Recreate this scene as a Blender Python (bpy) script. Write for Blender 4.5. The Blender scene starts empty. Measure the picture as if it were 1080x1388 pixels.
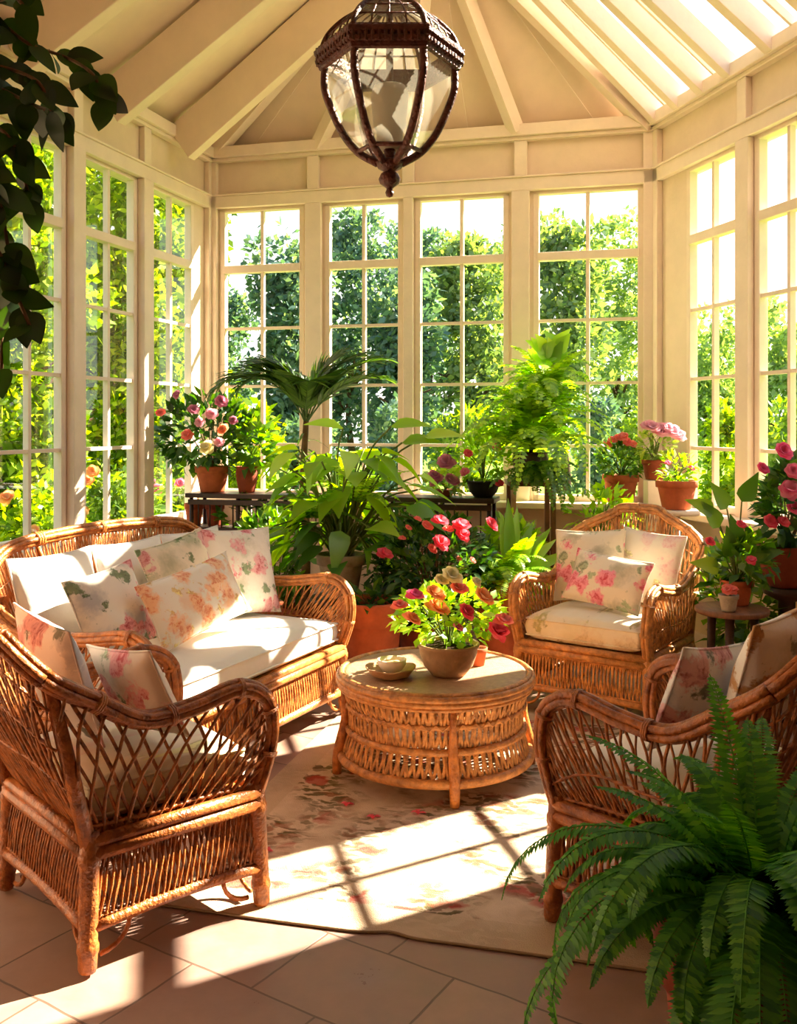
import bpy, math, random
from math import sin, cos, pi, sqrt, atan2, radians as R
from mathutils import Vector as V, Matrix as M4, noise as NZ

random.seed(7)
SC = bpy.context.scene
COL = SC.collection
F, HOR, CZ = 1300.0, 575.0, 1.6

def P(px, py, Y):
    return V(((px - 540) / F * Y, Y, CZ + (HOR - py) / F * Y))

# ------------------------------------------------------------------ object helpers
def tag(o, label=None, cat=None, group=None, kind=None):
    if label: o['label'] = label
    if cat: o['category'] = cat
    if group: o['group'] = group
    if kind: o['kind'] = kind
    return o

def empty(name, loc=(0, 0, 0), rz=0.0):
    o = bpy.data.objects.new(name, None)
    COL.objects.link(o)
    o.location = loc
    o.rotation_euler = (0, 0, rz)
    o.empty_display_size = .1
    return o

class MB:
    def __init__(s):
        s.v, s.f = [], []
    def quad_strip_grid(s, rows, close_u=False, close_v=False):
        b = len(s.v); nu = len(rows); nv = len(rows[0])
        for r in rows: s.v.extend(r)
        for i in range(nu if close_u else nu - 1):
            for j in range(nv if close_v else nv - 1):
                i2, j2 = (i + 1) % nu, (j + 1) % nv
                s.f.append((b + i * nv + j, b + i * nv + j2, b + i2 * nv + j2, b + i2 * nv + j))
    def box8(s, c):
        b = len(s.v); s.v.extend(c)
        for q in ((0,3,2,1),(4,5,6,7),(0,1,5,4),(1,2,6,5),(2,3,7,6),(3,0,4,7)):
            s.f.append(tuple(b + k for k in q))
    def box(s, c, sx, sy, sz, m=None):
        c = V(c); pts = []
        for z in (-1, 1):
            for x, y in ((-1,-1),(1,-1),(1,1),(-1,1)):
                p = V((x*sx/2, y*sy/2, z*sz/2))
                if m is not None: p = m @ p
                pts.append(c + p)
        s.box8(pts)
    def tube(s, pts, r, n=6, cap=True, closed=False, flat=None):
        pts = [V(p) for p in pts]; k = len(pts)
        if k < 2: return
        rr = r if isinstance(r, (list, tuple)) else [r] * k
        rows = []; N = None
        for i in range(k):
            if closed: T = pts[(i+1) % k] - pts[i-1]
            else: T = pts[min(i+1, k-1)] - pts[max(i-1, 0)]
            if T.length < 1e-9: T = V((0,0,1))
            T.normalize()
            if N is None:
                N = T.orthogonal().normalized()
                if flat is not None:
                    fl = V(flat); N = (fl - T*fl.dot(T))
                    N = N.normalized() if N.length > 1e-6 else T.orthogonal().normalized()
            else:
                N = N - T * N.dot(T)
                N = N.normalized() if N.length > 1e-6 else T.orthogonal().normalized()
            B = T.cross(N)
            fy = .45 if flat is not None else 1
            rows.append([pts[i] + (N*(cos(2*pi*j/n)*fy) + B*sin(2*pi*j/n)) * rr[i] for j in range(n)])
        b = len(s.v)
        s.quad_strip_grid(rows, close_u=closed, close_v=True)
        if cap and not closed:
            s.f.append(tuple(b + j for j in range(n))[::-1])
            s.f.append(tuple(b + (k-1)*n + j for j in range(n)))
    def lathe(s, prof, c=(0,0,0), n=24, sq=None):
        c = V(c); rows = []
        for r, z in prof:
            rows.append([c + V((r*cos(2*pi*j/n), r*sin(2*pi*j/n), z)) for j in range(n)])
        b = len(s.v)
        s.quad_strip_grid(rows, close_v=True)
        if prof[0][0] > 1e-5: s.f.append(tuple(b + j for j in range(n))[::-1])
        if prof[-1][0] > 1e-5: s.f.append(tuple(b + (len(prof)-1)*n + j for j in range(n)))
    def blade(s, p, d, up, L, W, seg=3, droop=0.0, fold=.15, shape=None):
        """a leaf: two rows of quads either side of a midrib"""
        p = V(p); d = V(d).normalized(); up = V(up)
        side = d.cross(up)
        if side.length < 1e-4: side = d.orthogonal()
        side.normalize(); nrm = side.cross(d).normalized()
        rows = []
        for i in range(seg + 1):
            t = i / seg
            w = (shape(t) if shape else sin(pi * min(1, t*.92 + .08)) ** .8) * W / 2
            c = p + d * (L * t) + nrm * (-droop * L * t * t)
            if i == seg: w = W * .02
            rows.append([c - side*w + nrm*(fold*w), c, c + side*w + nrm*(fold*w)])
        s.quad_strip_grid(rows)
    def card(s, c, d, n, L, W):
        """small pointed leaf, one quad pair"""
        side = d.cross(n)
        if side.length < 1e-5: side = d.orthogonal()
        side = side.normalized() * (W/2)
        b = len(s.v)
        m = c + d*(L*.45)
        s.v.extend((c, m + side, c + d*L, m - side))
        s.f.append((b, b+1, b+2, b+3))
    def build(s, name, mat, parent=None, smooth=True, bevel=0):
        me = bpy.data.meshes.new(name)
        me.from_pydata([tuple(v) for v in s.v], [], s.f)
        if smooth: me.polygons.foreach_set('use_smooth', [True] * len(me.polygons))
        me.update()
        if mat: me.materials.append(mat)
        o = bpy.data.objects.new(name, me)
        COL.objects.link(o)
        if parent: o.parent = parent
        if bevel:
            b = o.modifiers.new('bevel', 'BEVEL'); b.width = bevel; b.segments = 2; b.limit_method = 'ANGLE'
        return o

def cat_rom(ctrl, m=6):
    c = [V(p) for p in ctrl]; out = []
    for i in range(len(c) - 1):
        p0 = c[i-1] if i else c[0]*2 - c[1]
        p1, p2 = c[i], c[i+1]
        p3 = c[i+2] if i + 2 < len(c) else c[-1]*2 - c[-2]
        for k in range(m):
            t = k / m
            out.append(.5*((2*p1) + (p2-p0)*t + (2*p0-5*p1+4*p2-p3)*t*t + (3*p1-p0-3*p2+p3)*t**3))
    out.append(c[-1].copy())
    return out

def rnd(a, b): return random.uniform(a, b)
def rdir():
    z = rnd(-1, 1); a = rnd(0, 2*pi); r = sqrt(1 - z*z)
    return V((r*cos(a), r*sin(a), z))

def copy_tree(o, parent=None):
    c = o.copy(); COL.objects.link(c); c.parent = parent
    for ch in list(o.children): copy_tree(ch, c)
    return c

# ------------------------------------------------------------------ materials
def newmat(name):
    m = bpy.data.materials.new(name); m.use_nodes = True
    nt = m.node_tree; nt.nodes.clear()
    out = nt.nodes.new('ShaderNodeOutputMaterial')
    return m, nt, out
def N(nt, t, **k):
    n = nt.nodes.new(t)
    for a, b in k.items():
        if a == 'inp':
            for kk, vv in b.items(): n.inputs[kk].default_value = vv
        else: setattr(n, a, b)
    return n
def L(nt, a, b): nt.links.new(a, b)
def c4(c): return (c[0], c[1], c[2], 1)
def srgb(r, g, b):
    f = lambda x: (x/255/12.92 if x/255 <= .04045 else ((x/255+.055)/1.055)**2.4)
    return (f(r), f(g), f(b))

def ramp(nt, fac, stops, interp='LINEAR'):
    r = N(nt, 'ShaderNodeValToRGB'); r.color_ramp.interpolation = interp
    e = r.color_ramp.elements
    while len(e) < len(stops): e.new(.5)
    for i, (p, c) in enumerate(stops):
        e[i].position = p; e[i].color = c4(c) if len(c) == 3 else c
    L(nt, fac, r.inputs[0])
    return r.outputs[0]

def mixc(nt, fac, a, b, mode='MIX'):
    m = N(nt, 'ShaderNodeMix', data_type='RGBA', blend_type=mode)
    for sock, val in ((m.inputs[0], fac), (m.inputs[6], a), (m.inputs[7], b)):
        if isinstance(val, (int, float)): sock.default_value = val
        elif isinstance(val, tuple): sock.default_value = c4(val)
        else: L(nt, val, sock)
    return m.outputs[2]

def math_n(nt, op, a, b=None, clamp=False):
    m = N(nt, 'ShaderNodeMath', operation=op, use_clamp=clamp)
    for s_, v_ in ((m.inputs[0], a), (m.inputs[1], b)):
        if v_ is None: continue
        if isinstance(v_, (int, float)): s_.default_value = v_
        else: L(nt, v_, s_)
    return m.outputs[0]

def simple(name, col, rough=.5, var=.15, scale=8, bump=.1, bscale=60, spec=.4, stretch=None, dark=None, metallic=0):
    m, nt, out = newmat(name)
    b = N(nt, 'ShaderNodeBsdfPrincipled')
    tc = N(nt, 'ShaderNodeTexCoord'); src = tc.outputs['Object']
    if stretch:
        mp = N(nt, 'ShaderNodeMapping'); mp.inputs['Scale'].default_value = stretch
        L(nt, src, mp.inputs[0]); src = mp.outputs[0]
    nz = N(nt, 'ShaderNodeTexNoise', inp={'Scale': scale, 'Detail': 5.0, 'Roughness': .6})
    L(nt, src, nz.inputs['Vector'])
    lo = dark if dark else tuple(c*(1-var) for c in col)
    hi = tuple(min(1, c*(1+var)) for c in col)
    L(nt, ramp(nt, nz.outputs[0], [(.3, lo), (.7, hi)]), b.inputs['Base Color'])
    b.inputs['Roughness'].default_value = rough
    b.inputs['Metallic'].default_value = metallic
    b.inputs['Specular IOR Level'].default_value = spec
    if bump:
        n2 = N(nt, 'ShaderNodeTexNoise', inp={'Scale': bscale, 'Detail': 3.0})
        L(nt, src, n2.inputs['Vector'])
        bp = N(nt, 'ShaderNodeBump', inp={'Strength': bump, 'Distance': .02})
        L(nt, n2.outputs[0], bp.inputs['Height']); L(nt, bp.outputs[0], b.inputs['Normal'])
    L(nt, b.outputs[0], out.inputs[0])
    return m

def leafmat(name, c1, c2, c3=None, trans=.45, rough=.4, gloss=.06):
    m, nt, out = newmat(name)
    g = N(nt, 'ShaderNodeNewGeometry')
    st = [(0, c1), (1, c2)] if not c3 else [(0, c1), (.55, c2), (1, c3)]
    col = ramp(nt, g.outputs['Random Per Island'], st)
    d = N(nt, 'ShaderNodeBsdfDiffuse'); L(nt, col, d.inputs[0])
    t = N(nt, 'ShaderNodeBsdfTranslucent')
    tcol = mixc(nt, 1.0, col, (1.0, .95, .32), 'MULTIPLY')
    hs = N(nt, 'ShaderNodeHueSaturation', inp={'Saturation': 1.1, 'Value': 2.0}); L(nt, tcol, hs.inputs['Color'])
    L(nt, hs.outputs[0], t.inputs[0])
    mx = N(nt, 'ShaderNodeMixShader', inp={0: trans}); L(nt, d.outputs[0], mx.inputs[1]); L(nt, t.outputs[0], mx.inputs[2])
    gl = N(nt, 'ShaderNodeBsdfGlossy', inp={'Roughness': rough})
    m2 = N(nt, 'ShaderNodeMixShader', inp={0: gloss}); L(nt, mx.outputs[0], m2.inputs[1]); L(nt, gl.outputs[0], m2.inputs[2])
    L(nt, m2.outputs[0], out.inputs[0])
    return m

def petalmat(name, c1, c2):
    m, nt, out = newmat(name)
    g = N(nt, 'ShaderNodeNewGeometry')
    col = ramp(nt, g.outputs['Random Per Island'], [(0, c1), (1, c2)])
    d = N(nt, 'ShaderNodeBsdfDiffuse'); L(nt, col, d.inputs[0])
    t = N(nt, 'ShaderNodeBsdfTranslucent'); L(nt, col, t.inputs[0])
    mx = N(nt, 'ShaderNodeMixShader', inp={0: .58}); L(nt, d.outputs[0], mx.inputs[1]); L(nt, t.outputs[0], mx.inputs[2])
    L(nt, mx.outputs[0], out.inputs[0])
    return m

def fabric(name, base, rose=None, pale=None, leaf=None, scale=9, seed=0, thr=.45, lthr=.5, grey=None, soft=.1):
    m, nt, out = newmat(name)
    b = N(nt, 'ShaderNodeBsdfPrincipled', inp={'Roughness': .9, 'Specular IOR Level': .1})
    b.inputs['Sheen Weight'].default_value = .15
    tc = N(nt, 'ShaderNodeTexCoord')
    col = base
    if rose:
        mp = N(nt, 'ShaderNodeMapping'); mp.inputs['Location'].default_value = (seed*1.37, seed*.71, seed*2.13)
        mp.inputs['Scale'].default_value = (1, .15, 1)
        L(nt, tc.outputs['Object'], mp.inputs[0])
        nz = N(nt, 'ShaderNodeTexNoise', inp={'Scale': scale*2.2, 'Detail': 4.0, 'Roughness': .65}); L(nt, mp.outputs[0], nz.inputs['Vector'])
        sub = N(nt, 'ShaderNodeVectorMath', operation='SUBTRACT'); L(nt, nz.outputs['Color'], sub.inputs[0]); sub.inputs[1].default_value = (.5,.5,.5)
        sc = N(nt, 'ShaderNodeVectorMath', operation='SCALE'); L(nt, sub.outputs[0], sc.inputs[0]); sc.inputs['Scale'].default_value = 1.1/scale
        ad = N(nt, 'ShaderNodeVectorMath', operation='ADD'); L(nt, mp.outputs[0], ad.inputs[0]); L(nt, sc.outputs[0], ad.inputs[1])
        def vor(s, off):
            a2 = N(nt, 'ShaderNodeVectorMath', operation='ADD'); L(nt, ad.outputs[0], a2.inputs[0]); a2.inputs[1].default_value = (off, off*.3, off*1.7)
            v = N(nt, 'ShaderNodeTexVoronoi', inp={'Scale': s}); L(nt, a2.outputs[0], v.inputs['Vector'])
            sp = N(nt, 'ShaderNodeSeparateColor'); L(nt, v.outputs['Color'], sp.inputs[0])
            return v.outputs['Distance'], sp.outputs[0], sp.outputs[1]
        one, zero = (1,1,1), (0,0,0)
        if grey:
            d0, r0, _ = vor(scale*.7, 3.3)
            mk = math_n(nt, 'MULTIPLY', ramp(nt, d0, [(.2, one), (.55, zero)]), math_n(nt, 'GREATER_THAN', r0, .45))
            col = mixc(nt, math_n(nt, 'MULTIPLY', mk, .6), col, grey)
        d1, r1, g1 = vor(scale*1.5, .37)
        mk = math_n(nt, 'MULTIPLY', ramp(nt, d1, [(.28, one), (.40, zero)]), math_n(nt, 'GREATER_THAN', r1, lthr))
        dl, rl, _ = vor(scale*5, 1.9)
        lc = mixc(nt, rl, leaf, tuple(min(1, x*2.6+.06) for x in leaf))
        col = mixc(nt, math_n(nt, 'MULTIPLY', mk, .85), col, lc)
        d2, r2, g2 = vor(scale, 0)
        mk2 = math_n(nt, 'MULTIPLY', ramp(nt, d2, [(.36, one), (.36+soft, zero)]), math_n(nt, 'GREATER_THAN', r2, thr))
        d3, r3, _ = vor(scale*4.2, .9)
        rc = mixc(nt, ramp(nt, math_n(nt, 'ADD', d3, math_n(nt, 'MULTIPLY', d2, .8)), [(.25, zero), (.85, one)]), rose, pale)
        col = mixc(nt, math_n(nt, 'MULTIPLY', mk2, .92), col, rc)
    if isinstance(col, tuple): b.inputs['Base Color'].default_value = c4(col)
    else: L(nt, col, b.inputs['Base Color'])
    n2 = N(nt, 'ShaderNodeTexNoise', inp={'Scale': 14.0, 'Detail': 2.0}); L(nt, tc.outputs['Object'], n2.inputs['Vector'])
    n3 = N(nt, 'ShaderNodeTexNoise', inp={'Scale': 400.0, 'Detail': 1.0}); L(nt, tc.outputs['Object'], n3.inputs['Vector'])
    hh = math_n(nt, 'ADD', n2.outputs[0], math_n(nt, 'MULTIPLY', n3.outputs[0], .1))
    bp = N(nt, 'ShaderNodeBump', inp={'Strength': .35, 'Distance': .02}); L(nt, hh, bp.inputs['Height']); L(nt, bp.outputs[0], b.inputs['Normal'])
    L(nt, b.outputs[0], out.inputs[0])
    return m

def glassmat(name, tint=(.97,.99,.98), refl=.06):
    m, nt, out = newmat(name)
    t = N(nt, 'ShaderNodeBsdfTransparent', inp={0: c4(tint)})
    g = N(nt, 'ShaderNodeBsdfGlossy', inp={'Roughness': .02})
    fr = N(nt, 'ShaderNodeFresnel', inp={'IOR': 1.35})
    mx = N(nt, 'ShaderNodeMixShader'); L(nt, math_n(nt, 'MULTIPLY', fr.outputs[0], .12), mx.inputs[0])
    L(nt, t.outputs[0], mx.inputs[1]); L(nt, g.outputs[0], mx.inputs[2]); L(nt, mx.outputs[0], out.inputs[0])
    return m

MAT = {}
MAT['paint'] = simple('cream_paint', srgb(226,204,178), .55, .05, 5, .08, 40)
MAT['paint_w'] = simple('white_paint', srgb(234,214,192), .5, .05, 6, .1, 30)
MAT['boards'] = simple('ceiling_paint', srgb(232,210,182), .6, .05, 4, .05, 20)
MAT['glass'] = glassmat('window_pane_glass')
MAT['lglass'] = glassmat('lantern_glass', (.95,.94,.88))
def milky(m):
    nt = m.node_tree; out = [n for n in nt.nodes if n.type == 'OUTPUT_MATERIAL'][0]; src = out.inputs[0].links[0].from_socket
    t = N(nt, 'ShaderNodeBsdfTranslucent', inp={0: c4((.86,.82,.68))}); d = N(nt, 'ShaderNodeBsdfDiffuse', inp={0: c4((.86,.82,.68))})
    a = N(nt, 'ShaderNodeMixShader', inp={0: .5}); L(nt, t.outputs[0], a.inputs[1]); L(nt, d.outputs[0], a.inputs[2])
    x = N(nt, 'ShaderNodeMixShader', inp={0: .22}); L(nt, src, x.inputs[1]); L(nt, a.outputs[0], x.inputs[2]); L(nt, x.outputs[0], out.inputs[0])
milky(MAT['lglass'])
MAT['rattan'] = simple('honey_rattan', srgb(200,126,60), .36, .3, 22, .35, 90, .5, dark=srgb(136,74,28))
MAT['rattan_d'] = simple('brown_rattan', srgb(178,104,46), .36, .3, 22, .35, 90, .5, dark=srgb(112,56,20))
MAT['rattan_l'] = simple('pale_rattan', srgb(210,144,78), .40, .25, 25, .35, 90, .5, dark=srgb(146,94,50))
MAT['weave'] = simple('wicker_strands', srgb(198,124,58), .45, .35, 30, .3, 120, .45, dark=srgb(116,66,30))
MAT['weave_l'] = simple('pale_wicker_strands', srgb(212,148,82), .5, .35, 30, .3, 120, .45, dark=srgb(136,86,46))
MAT['weave_d'] = simple('dark_wicker_strands', srgb(174,102,44), .45, .35, 30, .3, 120, .45, dark=srgb(94,52,24))
MAT['darkwood'] = simple('dark_stained_wood', srgb(58,34,22), .4, .3, 10, .15, 40, stretch=(1,1,6))
MAT['wood'] = simple('brown_wood', srgb(120,76,46), .5, .3, 10, .2, 40, stretch=(6,1,1))
MAT['palewood'] = simple('pale_wood', srgb(190,150,112), .6, .25, 10, .2, 40)
MAT['terra'] = simple('terracotta', srgb(184,98,62), .8, .22, 9, .15, 50, .2)
MAT['terra_d'] = simple('dark_terracotta', srgb(140,66,42), .75, .25, 9, .15, 50, .2)
MAT['stone'] = simple('grey_stoneware', srgb(166,150,128), .8, .18, 20, .25, 90, .2)
MAT['tan'] = simple('tan_stoneware', srgb(176,138,100), .7, .15, 20, .15, 70, .25)
MAT['black'] = simple('black_iron', srgb(30,26,24), .5, .2, 10, .1, 50)
MAT['bronze'] = simple('aged_bronze', srgb(88,44,30), .45, .45, 30, .5, 70, .5, metallic=.15)
MAT['soil'] = simple('dark_soil', srgb(52,36,26), .95, .3, 30, .5, 80, .1)
MAT['bark'] = simple('tree_bark', srgb(84,66,50), .9, .3, 12, .5, 40, .1)
MAT['stem'] = simple('plant_stem', srgb(96,112,52), .6, .25, 20, .1, 60, .2)
MAT['twig'] = simple('brown_stem', srgb(104,76,48), .7, .25, 20, .2, 60, .2)
MAT['candle'] = simple('frosted_sleeve', srgb(168,158,138), .5, .06, 6, 0)
MAT['ceramic'] = simple('cream_ceramic', srgb(238,222,196), .3, .06, 10, .02, 40, .5)
MAT['ceramic_o'] = simple('peach_glaze', srgb(226,170,120), .35, .1, 10, .02, 40, .5)
MAT['lf_fern'] = leafmat('fresh_fern', srgb(96,142,26), srgb(150,190,44), srgb(190,220,70), .6)
MAT['lf_fern_d'] = leafmat('deep_fern', srgb(44,100,34), srgb(76,138,48), srgb(106,164,60), .35, .45, .03)
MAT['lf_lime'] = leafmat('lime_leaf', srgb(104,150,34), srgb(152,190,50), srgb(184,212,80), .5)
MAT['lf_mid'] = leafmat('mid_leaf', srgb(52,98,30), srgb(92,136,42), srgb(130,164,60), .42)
MAT['lf_dark'] = leafmat('dark_leaf', srgb(36,72,32), srgb(60,102,42), srgb(96,134,56), .3)
MAT['lf_palm'] = leafmat('palm_leaf', srgb(44,76,38), srgb(72,106,52), srgb(104,134,70), .3, .35, .08)
MAT['lf_vine'] = leafmat('vine_leaf', srgb(20,40,16), srgb(34,60,22), srgb(50,80,30), .2, .4, .04)
MAT['lf_pale'] = leafmat('pale_leaf', srgb(120,150,84), srgb(160,182,110), srgb(190,200,130), .45)
MAT['tr_lime'] = leafmat('sunny_tree_leaf', srgb(58,88,14), srgb(120,150,24), srgb(186,196,40), .45, gloss=.02)
MAT['tr_mid'] = leafmat('garden_tree_leaf', srgb(66,96,44), srgb(104,132,60), srgb(148,168,86), .45, gloss=.02)
MAT['tr_teal'] = leafmat('haze_teal_leaf', srgb(66,96,96), srgb(88,118,112), srgb(118,142,124), .35, gloss=.02)  # distance haze painted in: teal greyed and bluish
MAT['tr_pale'] = leafmat('hazy_tree_leaf', srgb(98,126,96), srgb(130,154,116), srgb(174,190,142), .45, gloss=.02)  # pale because air haze is mixed into the leaf colour
MAT['tr_haze'] = leafmat('haze_tinted_leaf', srgb(78,104,86), srgb(108,132,100), srgb(150,166,116), .4, gloss=.02)  # green dulled in the colour itself to suggest haze
MAT['p_red'] = petalmat('crimson_petal', srgb(240,76,102), srgb(252,134,148))
MAT['p_pink'] = petalmat('pink_petal', srgb(240,110,150), srgb(252,170,195))
MAT['p_hot'] = petalmat('hot_pink_petal', srgb(240,80,140), srgb(252,140,182))
MAT['p_coral'] = petalmat('coral_petal', srgb(255,128,118), srgb(255,176,160))
MAT['p_orange'] = petalmat('orange_petal', srgb(255,164,92), srgb(255,208,150))
MAT['p_peach'] = petalmat('peach_petal', srgb(246,150,110), srgb(252,196,150))
MAT['p_pale'] = petalmat('pale_pink_petal', srgb(246,170,190), srgb(252,214,220))
MAT['p_mauve'] = petalmat('mauve_petal', srgb(200,110,140), srgb(226,160,180))
MAT['p_cream'] = petalmat('cream_petal', srgb(244,228,160), srgb(252,244,210))
MAT['white_fab'] = fabric('white_linen', srgb(244,238,228))
W_, CR = srgb(244,234,218), srgb(236,222,196)
MAT['fl_red'] = fabric('floral_red', W_, srgb(176,26,44), srgb(240,160,160), srgb(62,82,40), 8, 1, .35, .35, srgb(140,146,160))
MAT['fl_orange'] = fabric('floral_orange', W_, srgb(222,90,50), srgb(250,196,150), srgb(206,150,84), 9, 2.2, .2, .55, srgb(240,190,150), .2)
MAT['fl_green'] = fabric('floral_green', CR, srgb(190,70,84), srgb(230,170,170), srgb(58,88,38), 7.5, 5, .62, .2, srgb(150,160,120))
MAT['fl_pink'] = fabric('floral_pink', W_, srgb(206,50,70), srgb(246,180,180), srgb(84,104,64), 7, 3.7, .45, .5, srgb(160,160,120))
MAT['fl_rose'] = fabric('floral_rose', CR, srgb(206,40,74), srgb(244,150,170), srgb(110,122,90), 8.5, 8.3, .3, .4, srgb(150,150,120), .14)
MAT['fl_faint'] = fabric('floral_faint', srgb(240,228,208), srgb(224,150,150), srgb(240,210,200), srgb(170,160,110), 7, 6.1, .6, .62, srgb(214,206,170), .2)
MAT['fl_seat'] = fabric('floral_seat', srgb(238,224,196), srgb(206,180,140), srgb(232,210,176), srgb(132,122,66), 5, 4.4, .75, .62, srgb(222,204,160), .2)
MAT['fl_blue'] = fabric('floral_dusky', srgb(236,232,228), srgb(150,40,50), srgb(226,170,170), srgb(58,66,44), 6.5, 9.7, .45, .35, srgb(130,140,160))
MAT['fl_brown'] = fabric('floral_brown', srgb(246,242,236), srgb(150,96,50), srgb(206,160,110), srgb(74,74,44), 6.5, 12.3, .45, .5, srgb(170,160,140))

def floor_mat():
    m, nt, out = newmat('stone_tiles')
    b = N(nt, 'ShaderNodeBsdfPrincipled')
    tc = N(nt, 'ShaderNodeTexCoord')
    mp = N(nt, 'ShaderNodeMapping'); mp.inputs['Rotation'].default_value = (0, 0, R(33)); mp.inputs['Location'].default_value = (.21, .1, 0)
    L(nt, tc.outputs['Object'], mp.inputs[0])
    nz0 = N(nt, 'ShaderNodeTexNoise', inp={'Scale': 5.0, 'Detail': 2.0}); L(nt, mp.outputs[0], nz0.inputs['Vector'])
    sc = N(nt, 'ShaderNodeVectorMath', operation='SCALE'); L(nt, nz0.outputs['Color'], sc.inputs[0]); sc.inputs['Scale'].default_value = .02
    ad = N(nt, 'ShaderNodeVectorMath', operation='ADD'); L(nt, mp.outputs[0], ad.inputs[0]); L(nt, sc.outputs[0], ad.inputs[1])
    br = N(nt, 'ShaderNodeTexBrick', offset=.5, inp={'Scale': 1.0, 'Mortar Size': .0045, 'Mortar Smooth': .3, 'Bias': 0.0, 'Brick Width': .46, 'Row Height': .36})
    br.inputs['Color1'].default_value = c4(srgb(178,146,126)); br.inputs['Color2'].default_value = c4(srgb(154,126,114)); br.inputs['Mortar'].default_value = c4(srgb(112,90,78))
    L(nt, ad.outputs[0], br.inputs['Vector'])
    nz = N(nt, 'ShaderNodeTexNoise', inp={'Scale': 7.0, 'Detail': 6.0, 'Roughness': .65}); L(nt, tc.outputs['Object'], nz.inputs['Vector'])
    col = mixc(nt, .55, br.outputs[0], ramp(nt, nz.outputs[0], [(.3, (.62,.56,.53)), (.7, (1.0,.98,.95))]), 'MULTIPLY')
    L(nt, col, b.inputs['Base Color'])
    L(nt, ramp(nt, nz.outputs[0], [(.3, (.26,)*3), (.7, (.5,)*3)]), b.inputs['Roughness'])
    b.inputs['Specular IOR Level'].default_value = .4
    bp = N(nt, 'ShaderNodeBump', inp={'Strength': .4, 'Distance': .01})
    h = math_n(nt, 'SUBTRACT', math_n(nt, 'MULTIPLY', nz.outputs[0], .4), br.outputs['Fac'])
    L(nt, h, bp.inputs['Height']); L(nt, bp.outputs[0], b.inputs['Normal'])
    L(nt, b.outputs[0], out.inputs[0]); return m
MAT['floor'] = floor_mat()

def N_clus(nt, src):
    n = N(nt, 'ShaderNodeTexNoise', inp={'Scale': 3.2, 'Detail': 2.0}); L(nt, src, n.inputs['Vector']); return n.outputs[0]

def rug_mat():
    m, nt, out = newmat('faded_floral_rug')
    b = N(nt, 'ShaderNodeBsdfPrincipled', inp={'Roughness': .95, 'Specular IOR Level': .05})
    tc = N(nt, 'ShaderNodeTexCoord'); src = tc.outputs['Object']
    nz = N(nt, 'ShaderNodeTexNoise', inp={'Scale': 9.0, 'Detail': 4.0}); L(nt, src, nz.inputs['Vector'])
    sc = N(nt, 'ShaderNodeVectorMath', operation='SCALE'); L(nt, nz.outputs['Color'], sc.inputs[0]); sc.inputs['Scale'].default_value = .16
    ad = N(nt, 'ShaderNodeVectorMath', operation='ADD'); L(nt, src, ad.inputs[0]); L(nt, sc.outputs[0], ad.inputs[1])
    base = mixc(nt, ramp(nt, nz.outputs[0], [(.35, (0,0,0)), (.65, (1,1,1))]), srgb(196,172,146), srgb(216,196,170))
    def vor(s, off):
        a2 = N(nt, 'ShaderNodeVectorMath', operation='ADD'); L(nt, ad.outputs[0], a2.inputs[0]); a2.inputs[1].default_value = (off, off*.7, 0)
        v = N(nt, 'ShaderNodeTexVoronoi', inp={'Scale': s}); L(nt, a2.outputs[0], v.inputs['Vector'])
        sp = N(nt, 'ShaderNodeSeparateColor'); L(nt, v.outputs['Color'], sp.inputs[0])
        return v.outputs['Distance'], sp.outputs[0]
    o_, z_ = (1,1,1), (0,0,0)
    col = base
    clus = ramp(nt, N_clus(nt, src), [(.42, z_), (.56, o_)])
    for s, off, thr, c, k, rot, stx in ((13, .2, .35, srgb(92,76,54), .85, .5, 2.2), (11, 1.3, .4, srgb(96,88,58), .85, -.7, 2.4), (9, 5.1, .55, srgb(140,86,62), .75, 1.4, 1.8), (7, 3.1, .72, srgb(176,72,66), .8, .2, 1.1), (16, 7.7, .5, srgb(120,104,80), .7, 2.2, 2.0)):
        mp = N(nt, 'ShaderNodeMapping'); mp.inputs['Rotation'].default_value = (0, 0, rot); mp.inputs['Scale'].default_value = (1, stx, 1); mp.inputs['Location'].default_value = (off, off*.7, 0)
        L(nt, ad.outputs[0], mp.inputs[0])
        v = N(nt, 'ShaderNodeTexVoronoi', voronoi_dimensions='2D', inp={'Scale': float(s)}); L(nt, mp.outputs[0], v.inputs['Vector'])
        sp_ = N(nt, 'ShaderNodeSeparateColor'); L(nt, v.outputs['Color'], sp_.inputs[0])
        band = ramp(nt, v.outputs['Distance'], [(.30, o_), (.42, z_)])
        mk = math_n(nt, 'MULTIPLY', math_n(nt, 'MULTIPLY', math_n(nt, 'MULTIPLY', band, clus), math_n(nt, 'GREATER_THAN', sp_.outputs[0], thr)), k)
        col = mixc(nt, mk, col, c)
    # plain border band along the two long and two short edges
    sp = N(nt, 'ShaderNodeSeparateXYZ'); L(nt, src, sp.inputs[0])
    ex = math_n(nt, 'GREATER_THAN', math_n(nt, 'ABSOLUTE', sp.outputs[0]), RUGW/2 - .13)
    ey = math_n(nt, 'GREATER_THAN', math_n(nt, 'ABSOLUTE', sp.outputs[1]), RUGD/2 - .16)
    col = mixc(nt, math_n(nt, 'MULTIPLY', math_n(nt, 'MAXIMUM', ex, ey), .85), col, srgb(196,174,146))
    L(nt, col, b.inputs['Base Color'])
    n3 = N(nt, 'ShaderNodeTexNoise', inp={'Scale': 260.0, 'Detail': 2.0}); L(nt, src, n3.inputs['Vector'])
    bp = N(nt, 'ShaderNodeBump', inp={'Strength': .5, 'Distance': .01}); L(nt, n3.outputs[0], bp.inputs['Height']); L(nt, bp.outputs[0], b.inputs['Normal'])
    L(nt, b.outputs[0], out.inputs[0]); return m
RUGW, RUGD = 1.92, 2.44
MAT['rug'] = rug_mat()
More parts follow.
